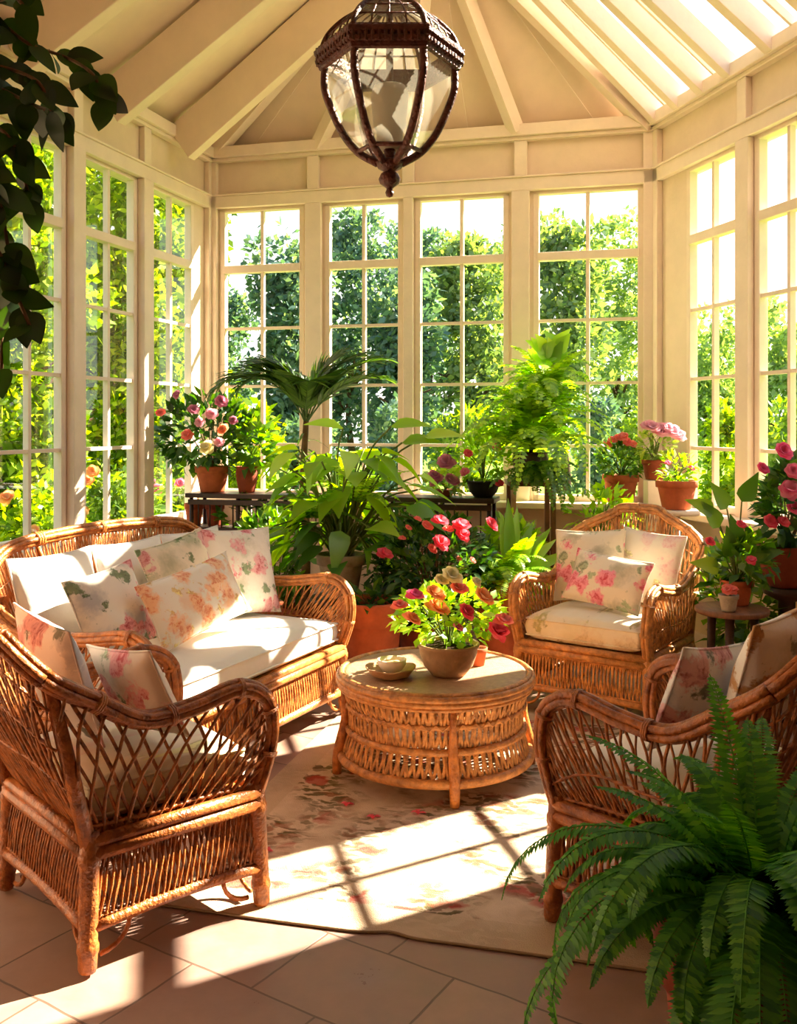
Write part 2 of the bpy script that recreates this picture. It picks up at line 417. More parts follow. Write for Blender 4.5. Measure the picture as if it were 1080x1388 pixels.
MAT['rughem'] = simple('rug_hem', srgb(150,126,98), .95, .1, 20, .2, 100, .05)
MAT['grass'] = simple('lawn_grass', srgb(110,140,50), .9, .3, 3, .4, 30, .1)

# ------------------------------------------------------------------ room shell
EL, ER = V((-1.62, 8.2, 0)), V((1.965, 7.3, 0))
ZE, ZL = 3.92, 3.48
SILL = 1.0
class Wall:
    def __init__(s, o, d, n, length):
        s.o, s.d, s.n, s.len = V(o), V(d).normalized(), V(n).normalized(), length
    def pt(s, u, w, z): return s.o + s.d*u + s.n*w + V((0, 0, z))
    def box(s, mb, u0, u1, z0, z1, w0, w1):
        mb.box8([s.pt(u0,w0,z0), s.pt(u1,w0,z0), s.pt(u1,w1,z0), s.pt(u0,w1,z0),
                 s.pt(u0,w0,z1), s.pt(u1,w0,z1), s.pt(u1,w1,z1), s.pt(u0,w1,z1)])
dB = (ER - EL); LB = dB.length
WB = Wall(EL, dB, V((dB.y, -dB.x, 0)), LB)
WL = Wall(EL, V((-.3, -1, 0)), V((1, -.3, 0)), 10.13)
WR = Wall(ER, V((.25, -1, 0)), V((-1, -.25, 0)), 9.07)

def struct(name, mb, mat, label, cat, smooth=False, bevel=0, parent=None):
    o = mb.build(name, mat, parent, smooth, bevel)
    if not parent: tag(o, label, cat, None, 'structure')
    return o

wins = {'back': [(.135,.833),(1.07,1.68),(1.84,2.54),(2.79,3.57)],
        'left': [(.30+.855*i, .30+.855*i+.64) for i in range(5)],  # unseen wall nearer the camera kept windowless to dim the foreground
        'right': [(.46,1.05),(1.275,1.865),(2.09,2.74)]}
walls = {'back': WB, 'left': WL, 'right': WR}
SILLS = {'back': 1.0, 'left': .84, 'right': 1.0}
ROWZ = [SILL, 1.43, 1.92, 2.41, 2.91, 3.40]
wn = 0; tn = 0
for key, W in walls.items():
    SILL = SILLS[key]
    mb = MB()
    W.box(mb, 0, W.len, -.1, SILL-.04, -.14, 0)                # dado
    W.box(mb, 0, W.len, ZL-.06, ZE, -.14, 0)                   # frieze
    edges = [0] + [e for a, b in wins[key] for e in (a-.03, b+.03)] + [W.len]
    for i in range(0, len(edges), 2):
        W.box(mb, edges[i], edges[i+1], SILL-.04, ZL-.06, -.07, 0)
    struct('wall_'+key, mb, MAT['paint'], f'cream painted {key} wall of the sunroom with low dado and frieze', 'wall')
    # mouldings
    mb = MB()
    e_ = .06 if key == 'back' else 0
    W.box(mb, -e_, W.len+e_, ZL-.05, ZL+.05, .0, .05)
    W.box(mb, -e_, W.len+e_, ZL+.05, ZL+.065, .0, .065)
    W.box(mb, -e_, W.len+e_, ZE-.07, ZE+.02, .0, .09)
    W.box(mb, -e_, W.len+e_, ZE-.10, ZE-.07, .0, .06)
    W.box(mb, 0, W.len, 0, .14, .0, .02)
    tn += 1
    struct(f'trim_{tn}', mb, MAT['paint_w'], f'painted lintel and cornice mouldings along the {key} wall', 'trim', bevel=.006)
    # posts between the windows
    mb = MB()
    for i in range(0, len(edges), 2):
        a, b = edges[i], edges[i+1]
        c = (a+b)/2
        w = min(.07, (b-a)/2 - .01)
        dp = .06 if key == 'left' else .05
        if i == 0: continue
        if i < len(edges) - 2 or key == 'back':
            if i == len(edges)-2: continue
            W.box(mb, c-w, c+w, SILL-.02, ZL-.05, 0, dp)
            W.box(mb, c-.05, c+.05, ZL+.065, ZE-.10, 0, .05)
    W.box(mb, .0, .09, SILL, ZE-.1, 0, .05)
    if key == 'back': W.box(mb, W.len-.1, W.len, SILL, ZE-.1, 0, .05)
    tn += 1
    struct(f'trim_{tn}', mb, MAT['paint_w'], f'painted pilasters between the windows of the {key} wall', 'trim', bevel=.006)
    # sill
    mb = MB()
    W.box(mb, 0, W.len, SILL-.05, SILL, -.12, .20 if key != 'left' else .14)
    tn += 1
    struct(f'trim_{tn}', mb, MAT['paint_w'], f'painted window sill board along the {key} wall', 'trim', bevel=.008)
    for i, (a, b) in enumerate(wins[key]):
        wn += 1
        mb = MB()
        fr = .03
        W.box(mb, a-.03, a+fr*.5, SILL, ZL-.06, -.06, .005); W.box(mb, b-fr*.5, b+.03, SILL, ZL-.06, -.06, .005)
        W.box(mb, a-.03, b+.03, 3.40, ZL-.06, -.06, .005); W.box(mb, a-.03, b+.03, SILL, SILL+.05, -.06, .005)
        W.box(mb, a, b, 2.88, 2.945, -.06, .012)
        o = struct(f'window_{wn}', mb, MAT['paint_w'], f'tall cream framed paned window number {i+1} along the {key} wall', 'window', bevel=.005)
        mb = MB()
        mid = (a+b)/2
        W.box(mb, mid-.014, mid+.014, SILL+.05, 3.40, -.045, -.005)
        for z in ROWZ[1:4]: W.box(mb, a, b, z-.012, z+.012, -.043, -.007)
        struct('muntin_grid', mb, MAT['paint_w'], None, None, parent=o)
        mb = MB()
        bq = [W.pt(a,-.025,SILL), W.pt(b,-.025,SILL), W.pt(b,-.025,3.42), W.pt(a,-.025,3.42)]
        mb.v = bq; mb.f = [(0,1,2,3)]
        struct('window_glass', mb, MAT['glass'], None, None, parent=o)
SILL = 1.0
# unseen rear wall behind the camera, dark brown to cut bounce on the foreground
LEnd, REnd = WL.pt(WL.len, 0, 0), WR.pt(WR.len, 0, 0)
WX = Wall(REnd, LEnd - REnd, V((0, 1, 0)), (LEnd-REnd).length)
mb = MB(); WX.box(mb, 0, WX.len, -.1, ZE, -.14, 0)
A = V((.25, 7.0, 5.45)); AE = V((.25, LEnd.y, 5.45))
b0 = len(mb.v); mb.v.extend([REnd + V((0,-.1,ZE)), LEnd + V((0,-.1,ZE)), AE + V((0,-.1,0))]); mb.f.append((b0, b0+1, b0+2))
struct('wall_rear', mb, MAT['wood'], 'unseen gable wall at the rear of the sunroom, darkened to dim the foreground', 'wall')
# floor
mb = MB()
mb.v = [LEnd, REnd, ER, EL]; mb.v = [V((v.x, v.y, 0)) for v in mb.v] + [V((v.x, v.y, -.1)) for v in mb.v]
mb.f = [(0,1,2,3),(7,6,5,4),(0,4,5,1),(1,5,6,2),(2,6,7,3),(3,7,4,0)]
struct('floor', mb, MAT['floor'], 'large warm stone floor tiles laid on the diagonal', 'floor')
# roof
def eave(W, u, off=0): p = W.pt(u, off, ZE); return p
def ridge_for(W, e):
    t = (A.x - e.x) / W.n.x
    p = e + W.n * t
    return V((A.x, min(A.y, max(LEnd.y, p.y)), A.z))
mb = MB()
us = [i*.5 for i in range(0, 21)] + [WL.len]
rows = [[eave(WL, u, -.1), ridge_for(WL, eave(WL, u))] for u in us]
mb.quad_strip_grid(rows)
bE, bR = eave(WB, 0, -.1), eave(WB, LB, -.1)
b0 = len(mb.v); mb.v.extend([bE, bR, A]); mb.f.append((b0, b0+1, b0+2))
b0 = len(mb.v); mb.v.extend([bE, A, rows[0][0]]); mb.f.append((b0, b0+1, b0+2))
struct('ceiling', mb, MAT['boards'], 'cream boarded vaulted ceiling over the sunroom', 'ceiling')
def beam(mb, p0, p1, w, dn, up=.0, side=None):
    d = (p1-p0).normalized()
    s_ = side.normalized() if side else d.cross(V((0,0,1))).normalized()
    n = s_.cross(d).normalized()
    if n.z > 0: n = -n
    q = []
    for p in (p0, p1):
        q.append([p - s_*w/2 - n*up, p + s_*w/2 - n*up, p + s_*w/2 + n*dn, p - s_*w/2 + n*dn])
    mb.box8(q[0] + q[1])
def roofbeam(name_mb, W, u, w, dn, up=0):
    e = eave(W, u, .02); beam(name_mb, e, ridge_for(W, e), w, dn, up)
for u in [.66 + .95*i for i in range(10)]:
    mb = MB(); roofbeam(mb, WL, u, .10, .30); tn += 1
    struct(f'trim_{tn}', mb, MAT['boards'], 'deep cream painted rafter under the solid side of the roof', 'rafter', bevel=.006).update_tag()
mb = MB()
beam(mb, eave(WB, 0, .0), A, .09, .10); beam(mb, eave(WB, LB, 0), A, .10, .14, .06)
for a, b in ((.833,1.07),(1.68,1.84),(2.54,2.79)):
    beam(mb, eave(WB, (a+b)/2, .02), A, .085, .11)
for u in (.4, 2.25, 3.25):
    beam(mb, eave(WB, u, .02), A, .006, .006)
tn += 1
struct(f'trim_{tn}', mb, MAT['paint_w'], 'cream hip rafters and ribs fanning up over the back wall', 'rafter', bevel=.005)
mb = MB(); beam(mb, A + V((0,.1,0)), AE, .12, .2); tn += 1
struct(f'trim_{tn}', mb, MAT['paint_w'], 'cream ridge beam at the top of the roof', 'beam')
gb = [.10, .42, .74, 1.06, 1.5, 1.94, 2.38] + [2.82 + .6*i for i in range(11)]
gb = [g for g in gb if g < 3.5]
for i in range(len(gb)-1):
    wn += 1
    mb = MB(); roofbeam(mb, WR, gb[i], .075, .09, .05)
    o = struct(f'window_{wn}', mb, MAT['paint_w'], f'sloping roof window number {i+1} from the corner in the glazed roof', 'window', bevel=.004)
    mb = MB()
    e0, e1 = eave(WR, gb[i], -.05), eave(WR, gb[i+1], -.05)
    mb.v = [e0, e1, ridge_for(WR, e1), ridge_for(WR, e0)]; mb.f = [(0,1,2,3)]
    struct('window_glass', mb, MAT['glass'], None, None, parent=o)
    if i % 2 == 0:
        mb = MB(); roofbeam(mb, WR, (gb[i]+gb[i+1])/2, .02, .03, .02)
        struct('glazing_bar', mb, MAT['paint_w'], None, None, parent=o)
mb = MB(); us = [gb[-1] + (WR.len-gb[-1])*k/8 for k in range(9)]  # out of view: solid roof put here to keep the foreground dark
mb.quad_strip_grid([[eave(WR, u, -.1), ridge_for(WR, eave(WR, u))] for u in us])
mb.v = [v + V((0, 0, z)) for z in (0,) for v in mb.v]
tag(mb.build('ceiling_light_block', MAT['boards'], None, False), 'unseen solid part of the right roof slope, added to darken the foreground', 'ceiling', None, 'structure')
mb = MB(); b0 = [eave(WR, 0, -.05), eave(WR, gb[0], -.05), A]
mb.v = b0; mb.f = [(0,1,2)]
tn += 1
struct(f'trim_{tn}', mb, MAT['boards'], 'narrow cream infill board beside the hip rafter', 'trim')

# ------------------------------------------------------------------ wicker
def panel_wavy(mb, S, n, waves, amp, r, seg=9, jit=.15, flat=None, nn=5):
    for i in range(n):
        ph = rnd(-.3, .3); aj = amp*rnd(.6, 1.3)
        pts = []
        for k in range(seg+1):
            v = k/seg
            u = (i + .5 + aj*cos(pi*(waves*v + i) + ph) + jit*sin(3*v+ph*9)*.5) / n
            pts.append(S(min(1, max(0, u)), v))
        mb.tube(pts, r*rnd(.75, 1.25), nn, cap=False, flat=(flat((i+.5)/n) if flat else None))
def panel_diamond(mb, S, n, k, r, seg=8, nn=5, off=.004):
    for fam in (0, 1):
        for i in range(-k, n+1):
            j = rnd(-.12, .12); pts = []
            for q in range(seg+1):
                v = q/seg
                u = (i + j + k*(v if fam == 0 else 1-v) + .10*sin(9*v+i)) / n
                if -.001 <= u <= 1.001: pts.append(S(u, v, off if fam else -off))
            if len(pts) > 1: mb.tube(pts, r*rnd(.8, 1.15), nn, cap=False)
def panel_band(mb, S, v, r, n=24, wav=.012):
    for sg in (-1, 1):
        mb.tube([S(i/n, v + sg*wav*sin(i*pi), sg*.005*cos(i*pi)) for i in range(n+1)], r, 5, cap=False)
def panel_edge_wrap(mb, S, v, r, n=30):
    mb.tube([S(i/n, v, .004*cos(i*pi)) for i in range(n+1)], r, 5, cap=False)

def lerp_list(a, t):
    x = min(1, max(0, t)) * (len(a)-1); i = min(int(x), len(a)-2); return a[i].lerp(a[i+1], x-i)
def ruled(top, bot, bulge=0.0, outw=None):
    def S(u, v, off=0):
        t, b = lerp_list(top, u), lerp_list(bot, u)
        p = b.lerp(t, v)
        if outw is not None and (bulge or off): p = p + outw(u) * (bulge*sin(pi*v) + off)
        return p
    return S
def bundle(mb, path, r0, r1, k, n=7, twist=0, a0=0):
    """thick cane with k thinner canes laid around it"""
    pts = [V(p) for p in path]
    mb.tube(pts, r0, 8)
    Nn = None; frames = []
    for i in range(len(pts)):
        T = (pts[min(i+1, len(pts)-1)] - pts[max(i-1, 0)]).normalized()
        if Nn is None: Nn = T.orthogonal().normalized()
        Nn = (Nn - T*Nn.dot(T)).normalized(); frames.append((Nn.copy(), T.cross(Nn)))
    for j in range(k):
        q = []
        for i, p in enumerate(pts):
            a = a0 + 2*pi*j/k + twist*i/len(pts)
            q.append(p + (frames[i][0]*cos(a) + frames[i][1]*sin(a)) * (r0*.92))
        mb.tube(q, r1, n)

def wicker_seat(name, label, cat, cx, cy, facing, a, D, top=1.06, arm=.72, pat='wavy', mats=('rattan','weave'), corner=.25, lean=.2, r_s=.0055, dens=1.0, group=None, apex=.0, skirt_n=60):
    fm, wm = MAT[mats[0]], MAT[mats[1]]
    root = empty(name, (cx, cy, .012), atan2(-facing[0], facing[1]))
    tag(root, label, cat, group)
    f = D/2
    half = [(-a, f, .37), (-a-.004, f+.045, .50), (-a-.012, f+.05, .60), (-a-.014, f+.02, .685), (-a-.014, f-.08, arm+.005), (-a-.012, f*.15, arm-.025),
            (-a-.016, -f+.16, arm-.03), (-a-.03, -f+.0, arm+.06), (-a-.04, -f-lean*.5, .88),
            (-a+corner*.22, -f-lean*.85, top-.075), (-a+corner*.85, -f-lean*1.03, top-.0), (-a*.30, -f-lean*1.08, top+apex*.88)]
    full = half + [(0, -f-lean*1.1, top+apex)] + [(-x, y, z) for x, y, z in half[::-1]]
    m = 6
    rail = cat_rom(full, m); nC = len(full)
    i7 = 8
    def seg(c0, c1): return rail[c0*m: c1*m+1]
    sideL, back, sideR = seg(0, i7), seg(i7, nC-1-i7), seg(nC-1-i7, nC-1)
    for part, s_ in (('arm_rail', sideL), ('back_rail', back), ('arm_rail', sideR)):
        mb = MB(); bundle(mb, s_, .020, .0135, 5, 6, .6)
        # bindings
        for k in range(6, len(s_)-3, 9):
            for q in (0, .25, .5): mb.tube([s_[k] + (s_[k+1]-s_[k])*q, s_[k] + (s_[k+1]-s_[k])*(q+.22)], .0345, 9)
        mb.build(part, fm, root)
    # inner second cane under the arm
    zb = .385
    cl = [V((-a, f, zb)), V((-a, -f, zb))]; cr = [V((a, f, zb)), V((a, -f, zb))]; bk = [V((-a, -f, zb)), V((a, -f, zb))]
    sp = lambda A_, B_, n=20: [A_.lerp(B_, i/n) for i in range(n+1)]
    Lt = seg(1, i7); Rt = seg(nC-1-i7, nC-2)[::-1]
    pl = sp(*cl); pr = sp(*cr); pb = sp(*bk)
    outL = lambda u: V((-1, 0, 0)); outR = lambda u: V((1, 0, 0)); outB = lambda u: V((0, -1, .2))
    SL, SR = ruled(Lt, pl, .012, outL), ruled(Rt, pr, .012, outR)
    SB = ruled(back, pb, .03, outB)
    nS = int((D/.62)*40*dens); nB = int((2*a/.62)*44*dens)
    for S in (SL, SR):
        mb = MB()
        if pat == 'diamond': panel_diamond(mb, S, int(nS*.46), 3, r_s)
        else:
            panel_wavy(mb, S, nS, 3, .46, r_s*.85)
        so_ = mb.build('side_panel', wm, root); mb = MB()
        panel_band(mb, S, .06, .006); panel_edge_wrap(mb, S, .95, .006)
        if pat != 'diamond': panel_band(mb, S, .36, .005, 30)
        mb.build('woven_band', fm, so_)
    mb = MB()
    panel_wavy(mb, SB, nB, 5, .46, r_s*.85)
    so_ = mb.build('back_panel', wm, root); mb = MB()
    for v in (.3, .55, .8): panel_band(mb, SB, v, .0045, 40)
    panel_edge_wrap(mb, SB, .97, .006, 60)
    mb.build('woven_band', fm, so_)
    # back posts
    for s_ in (-1, 1):
        mb = MB(); p0 = V((s_*a, -f, .34)); p1 = V((s_*(a+.024), -f-lean*.42, .84))
        mb.tube([p0, p0.lerp(p1, .5), p1], [.026, .024, .02], 8)
        mb.build('back_post', fm, root)
        mb = MB(); q1 = SB(.5+s_*.2, .97, .0); q0 = SB(.5+s_*.17, .0, 0)
        mb.tube([q0, SB(.5+s_*.185, .5, 0), q1], .013, 6); mb.build('back_stake', fm, root)
    # legs
    for sx in (-1, 1):
        for sy in (-1, 1):
            mb = MB()
            zz = [0, .012, .05, .06, .075, .085, .16, .30, .31, .33, .34, .40]
            rr = [.024, .028, .029, .033, .033, .029, .029, .030, .034, .034, .030, .028]
            mb.tube([V((sx*a + sx*.014*(1-z/.4), sy*f + sy*.014*(1-z/.4), z)) for z in zz], rr, 10)
            mb.build('leg', fm, root)
    # seat rails
    cor = [V((-a, f, 0)), V((a, f, 0)), V((a, -f, 0)), V((-a, -f, 0))]
    mb = MB()
    for i in range(4):
        p, q = cor[i], cor[(i+1) % 4]
        ex = (q-p).normalized()*.0
        o_ = V(((p+q).x, (p+q).y, 0)).normalized()*.012
        for z, r in ((.372, .020), (.335, .022)):
            mb.tube([p - ex + V((0,0,z)) + o_, p.lerp(q, .5) + V((0,0,z)) + o_, q + V((0,0,z)) + o_], r, 8)
    mb.build('seat_rail', fm, root)
    mb = MB()
    for i in range(4):
        p, q = cor[i], cor[(i+1) % 4]
        o_ = V(((p+q).x, (p+q).y, 0)).normalized()*.016
        pts = [p.lerp(q, t/10) + o_ + V((0, 0, .125 + .012*sin(pi*t/10))) for t in range(11)]
        mb.tube(pts, .019, 8)
        for e, d_ in ((p, q), (q, p)):
            dd = (d_-e).normalized()
            arc = [e + dd*(.03+.095*sin(t*pi/12)) + V((0,0,.03+.085*(1-cos(t*pi/12)))) for t in range(7)]
            mb.tube(arc, .008, 6)
    mb.build('lower_rail', fm, root)
    for i in range(4):
        p, q = cor[i], cor[(i+1) % 4]
        o_ = V(((p+q).x, (p+q).y, 0)).normalized()
        tp = [p.lerp(q, t/20) + V((0,0,.325)) for t in range(21)]
        bt = [p.lerp(q, t/20) + V((0,0,.135)) + o_*.014 for t in range(21)]
        S = ruled(tp, bt, .006, lambda u, o_=o_: o_)
        mb = MB(); ln = (q-p).length
        if pat == 'diamond':
            panel_diamond(mb, S, int(ln*52), 2, r_s*.8, 6); panel_wavy(mb, S, int(ln*34), 1.5, .4, r_s*.8, 6)
        else:
            panel_wavy(mb, S, int(ln*skirt_n*1.35), 1.7, .46, r_s*.9, 6)
        panel_band(mb, S, .08, .005, 40); panel_band(mb, S, .93, .005, 40)
        mb.build('skirt_panel', wm, root)
    mb = MB(); mb.box((0, 0, .372), 2*a-.05, D-.05, .016); mb.build('seat_deck', wm, root, False)
    return root

def frame_of(root): return M4.Translation(root.location) @ M4.Rotation(root.rotation_euler[2], 4, 'Z')

def box_cushion(name, mat, root, x, y, z, sx, sy, sz, label, cat='cushion', group=None, puff=.018):
    """rounded seat pad with piping; stands on the deck, its own object"""
    mb = MB(); n1, n2 = 28, 20
    def prof(t): return sqrt(max(0, 1 - abs(t)**8))
    rows_t, rows_b = [], []
    for s_ in (1, -1):
        rows = []
        for i in range(n1+1):
            u = -1 + 2*i/n1; row = []
            for j in range(n2+1):
                v = -1 + 2*j/n2
                uu = (abs(u)**.7)*(1 if u >= 0 else -1); vv = (abs(v)**.7)*(1 if v >= 0 else -1)
                e = (max(0, 1-abs(uu)**10)*max(0, 1-abs(vv)**10))**.5
                zz = s_*(sz/2*(.55+.45*e) + (puff if s_ > 0 else .0)*(1-uu*uu)*(1-vv*vv)) 
                ww = .003*NZ.noise(V((uu*3+x, vv*3+y, s_)))
                row.append(V((uu*sx/2*(1-.02*(1-e)), vv*sy/2*(1-.02*(1-e)), zz + ww*e)))
            rows.append(row if s_ > 0 else row[::-1])
        mb.quad_strip_grid(rows[::-1])
        # side walls
    # join sides: ring strips
    ring = []
    for i in range(n1+1): ring.append((-1+2*i/n1, -1))
    for j in range(1, n2+1): ring.append((1, -1+2*j/n2))
    for i in range(1, n1+1): ring.append((1-2*i/n1, 1))
    for j in range(1, n2): ring.append((-1, 1-2*j/n2))
    g = lambda t: (abs(t)**.7)*(1 if t >= 0 else -1)
    rws = []
    for k in range(7):
        tz = -1 + 2*k/6
        b_ = 1 + .02*(1-tz*tz)/max(sx, .3)
        rws.append([V((g(u)*sx/2*.98*b_, g(v)*sy/2*.98*b_, tz*sz/2*.55)) for u, v in ring])
    mb.quad_strip_grid(rws, close_v=True)
    o = mb.build(name, mat, None, True)
    o.matrix_world = frame_of(root) @ M4.Translation((x, y, z + sz/2))
    pm = MB()
    for zz in (-1, 1):
        pm.tube([V((g(u)*sx/2*.995, g(v)*sy/2*.995, zz*sz/2*.57)) for u, v in ring], .005, 5, closed=True)
    p = pm.build('piping', mat, o)
    tag(o, label, cat, group)
    return o

def pillow(name, mat, root, x, y, z, w, h, t, yaw, lean, roll, label, cat='pillow', group=None, n=22):
    """loc is the middle of the pillow in the seat's frame"""
    mb = MB()
    sd = random.random()*50
    for s_ in (1, -1):
        rows = []
        for i in range(n+1):
            u = -1 + 2*i/n; row = []
            for j in range(n+1):
                v = -1 + 2*j/n
                e = (max(0, 1-abs(u)**2.2)*max(0, 1-abs(v)**2.2))**.52
                pin = 1 - .07*(1-v*v)*abs(u)**1.5; pin2 = 1 - .07*(1-u*u)*abs(v)**1.5
                wr = .010*NZ.noise(V((u*2.2+sd, v*2.2, s_*3))) * e
                row.append(V((u*w/2*pin, s_*(t/2*e) + wr, v*h/2*pin2 - .012*(1-abs(u))*(1-abs(v)))))
            rows.append(row if s_ < 0 else row[::-1])
        mb.quad_strip_grid(rows)
    o = mb.build(name, mat, None, True)
    o.matrix_world = frame_of(root) @ M4.Translation((x, y, z)) @ M4.Rotation(R(yaw), 4, 'Z') @ M4.Rotation(R(lean), 4, 'X') @ M4.Rotation(R(roll), 4, 'Y')
    pts = []
    for i in range(n): pts.append((-1+2*i/n, -1))
    for i in range(n): pts.append((1, -1+2*i/n))
    for i in range(n): pts.append((1-2*i/n, 1))
    for i in range(n): pts.append((-1, 1-2*i/n))
    pm = MB()
    pm.tube([V((u*w/2*(1-.07*(1-v*v)*abs(u)**1.5)*1.003, 0, v*h/2*(1-.07*(1-u*u)*abs(v)**1.5)*1.003 - .012*(1-abs(u))*(1-abs(v)))) for u, v in pts], .0045, 5, closed=True)
    pm.build('piping', mat, o)
    tag(o, label, cat, group)
    return o

#SOFA
sofa = wicker_seat('wicker_sofa', 'long honey rattan sofa with white seat pad beside the left windows', 'sofa', -1.01, 4.70, (.907, -.42), .81, .78,
                   top=1.03, arm=.73, corner=.26, lean=.16, apex=.03, dens=1.25, skirt_n=64, mats=('rattan', 'weave'))
box_cushion('seat_cushion', MAT['white_fab'], sofa, 0, .04, .385, 1.52, .72, .15, 'long white linen seat pad on the rattan sofa', puff=.02)
for x, lab in ((.545, 'plain white back cushion nearest the near arm of the sofa'), (.03, 'plain white back cushion in the middle of the sofa'), (-.485, 'plain white back cushion behind the floral pillows at the far end of the sofa')):
    pillow('back_cushion', MAT['white_fab'], sofa, x, -.325, .78, .505, .46, .15, 0, 14, 0, lab, 'cushion', 'white back cushions on the sofa')
pillow('throw_pillow', MAT['fl_red'], sofa, .47, -.09, .75, .40, .38, .13, -8, 20, 8, 'small floral pillow with a red rose and grey sprays near the near sofa arm')
pillow('throw_pillow', MAT['fl_orange'], sofa, .08, .085, .75, .66, .32, .13, -6, 24, 8, 'long orange floral lumbar pillow lying in front on the sofa')
pillow('throw_pillow', MAT['fl_green'], sofa, -.10, -.13, .80, .44, .44, .12, -12, 18, 10, 'square floral pillow with green leaves behind the orange lumbar pillow')
pillow('throw_pillow', MAT['fl_pink'], sofa, -.545, -.10, .785, .48, .48, .14, -20, 18, -3, 'large pink rose pillow against the far arm of the sofa')

#ARMCHAIRS
c1 = wicker_seat('wicker_armchair', 'brown wicker armchair seen from behind at the left, with diamond weave side', 'armchair', -.898, 3.23, (.75, .66), .32, .57,
                 top=1.08, arm=.725, pat='diamond', corner=.22, lean=.3, r_s=.0058, mats=('rattan_d', 'weave_d'), group='wicker armchairs round the coffee table')
box_cushion('seat_cushion', MAT['fl_faint'], c1, 0, .0, .385, .56, .54, .15, 'pale seat pad of the armchair at the left', group=None)
pillow('throw_pillow', MAT['fl_blue'], c1, -.06, -.23, .78, .44, .40, .13, 0, 18, 4, 'dusky floral pillow against the back of the armchair at the left')
pillow('throw_pillow', MAT['fl_pink'], c1, .10, -.03, .72, .36, .32, .11, 10, 24, -6, 'small floral pillow in front on the armchair at the left')

c2 = wicker_seat('wicker_armchair', 'honey wicker armchair with tall arched back facing the coffee table, by the plants', 'armchair', 1.165, 5.42, (-.58, -.81), .375, .62,
                 top=1.035, arm=.715, corner=.24, lean=.2, apex=.04, mats=('rattan_l', 'weave_l'), dens=1.2, skirt_n=70, group='wicker armchairs round the coffee table')
box_cushion('seat_cushion', MAT['fl_seat'], c2, 0, .04, .385, .66, .56, .155, 'thick cream seat pad with faint sprigs on the arched armchair', group=None)
pillow('throw_pillow', MAT['fl_rose'], c2, .16, -.15, .76, .43, .42, .12, 4, 15, 4, 'square rose floral pillow on the viewer left of the arched armchair')
pillow('throw_pillow', MAT['fl_faint'], c2, -.17, -.225, .765, .38, .42, .09, -2, 14, -5, 'pale pink floral pillow leaning on the back of the arched armchair')
pillow('throw_pillow', MAT['fl_rose'], c2, -.04, .06, .715, .48, .30, .11, -4, 26, -6, 'lumbar pillow with pink roses lying in front on the arched armchair')

c3 = wicker_seat('wicker_armchair', 'brown wicker armchair seen from behind at the right, behind the big fern', 'armchair', .94, 3.10, (-.70, .71), .32, .57,
                 top=1.08, arm=.72, pat='wavy', corner=.22, lean=.3, r_s=.0060, dens=1.15, mats=('rattan_d', 'weave_d'), group='wicker armchairs round the coffee table')
box_cushion('seat_cushion', MAT['fl_faint'], c3, 0, .0, .385, .56, .54, .15, 'pale seat pad of the armchair behind the big fern', group=None)
pillow('throw_pillow', MAT['fl_brown'], c3, .03, -.255, .82, .46, .44, .14, 0, 18, -4, 'white and brown floral pillow against the back of the armchair behind the big fern')
pillow('throw_pillow', MAT['fl_blue'], c3, -.08, -.075, .745, .36, .34, .11, -6, 18, 6, 'floral pillow with a dark rose, front of the armchair behind the big fern')

#COFFEE TABLE
TX, TY = .17, 4.43
tb = empty('coffee_table', (TX, TY, .012)); tag(tb, 'round waisted wicker coffee table holding the rose bowl, on the rug', 'table')
mb = MB(); mb.lathe([(0, .430), (.40, .430), (.425, .432), (.425, .452), (.40, .458), (.0, .458)], n=48); mb.build('table_top', simple('woven_top', srgb(176,140,110), .35, .2, 40, .3, 150), tb)
mb = MB()
for r, z, q in ((.432, .452, .013), (.445, .438, .015), (.446, .415, .013), (.440, .395, .010)):
    mb.tube([V((r*cos(t*2*pi/56), r*sin(t*2*pi/56), z)) for t in range(56)], q, 7, closed=True)
mb.build('rim', MAT['rattan_l'], tb)
def TS(r0, z0, r1, z1):
    def S(u, v, off=0):
        r = r0 + (r1-r0)*v + off - .0; z = z0 + (z1-z0)*v
        return V((r*cos(2*pi*u), r*sin(2*pi*u), z))
    return S
for nm, args, n_, fl in (('upper_weave', (.405, .315, .432, .405), 168, 1.0), ('middle_weave', (.398, .205, .404, .318), 168, 1.0), ('lower_weave', (.432, .085, .398, .205), 150, .6)):
    S = TS(*args); mb = MB()
    panel_wavy(mb, S, n_, 1.5, .42, .0088, 5, flat=lambda u: (cos(2*pi*u), sin(2*pi*u), 0))
    mb.build(nm, MAT['weave_l'], tb)
for nm, r, z, q in (('band', .408, .313, .011), ('band', .406, .207, .016), ('bottom_ring', .436, .085, .021)):
    mb = MB(); mb.tube([V((r*cos(t*2*pi/56), r*sin(t*2*pi/56), z)) for t in range(56)], q, 8, closed=True)
    if nm == 'band': mb.tube([V(((r+.006)*cos(t*2*pi/90), (r+.006)*sin(t*2*pi/90), z+.012*(1 if t % 2 else -1))) for t in range(90)], .006, 5, closed=True)
    mb.build(nm, MAT['rattan_l'], tb)
for k in range(4):
    an = R(-82 + 90*k + 0); mb = MB()
    mb.tube([V((r*cos(an), r*sin(an), z)) for r, z in ((.455, 0), (.455, .06), (.45, .10), (.425, .20), (.418, .24), (.42, .32), (.43, .41))], [.021, .023, .024, .022, .02, .014, .012], 9)
    mb.build('leg', MAT['rattan'], tb)

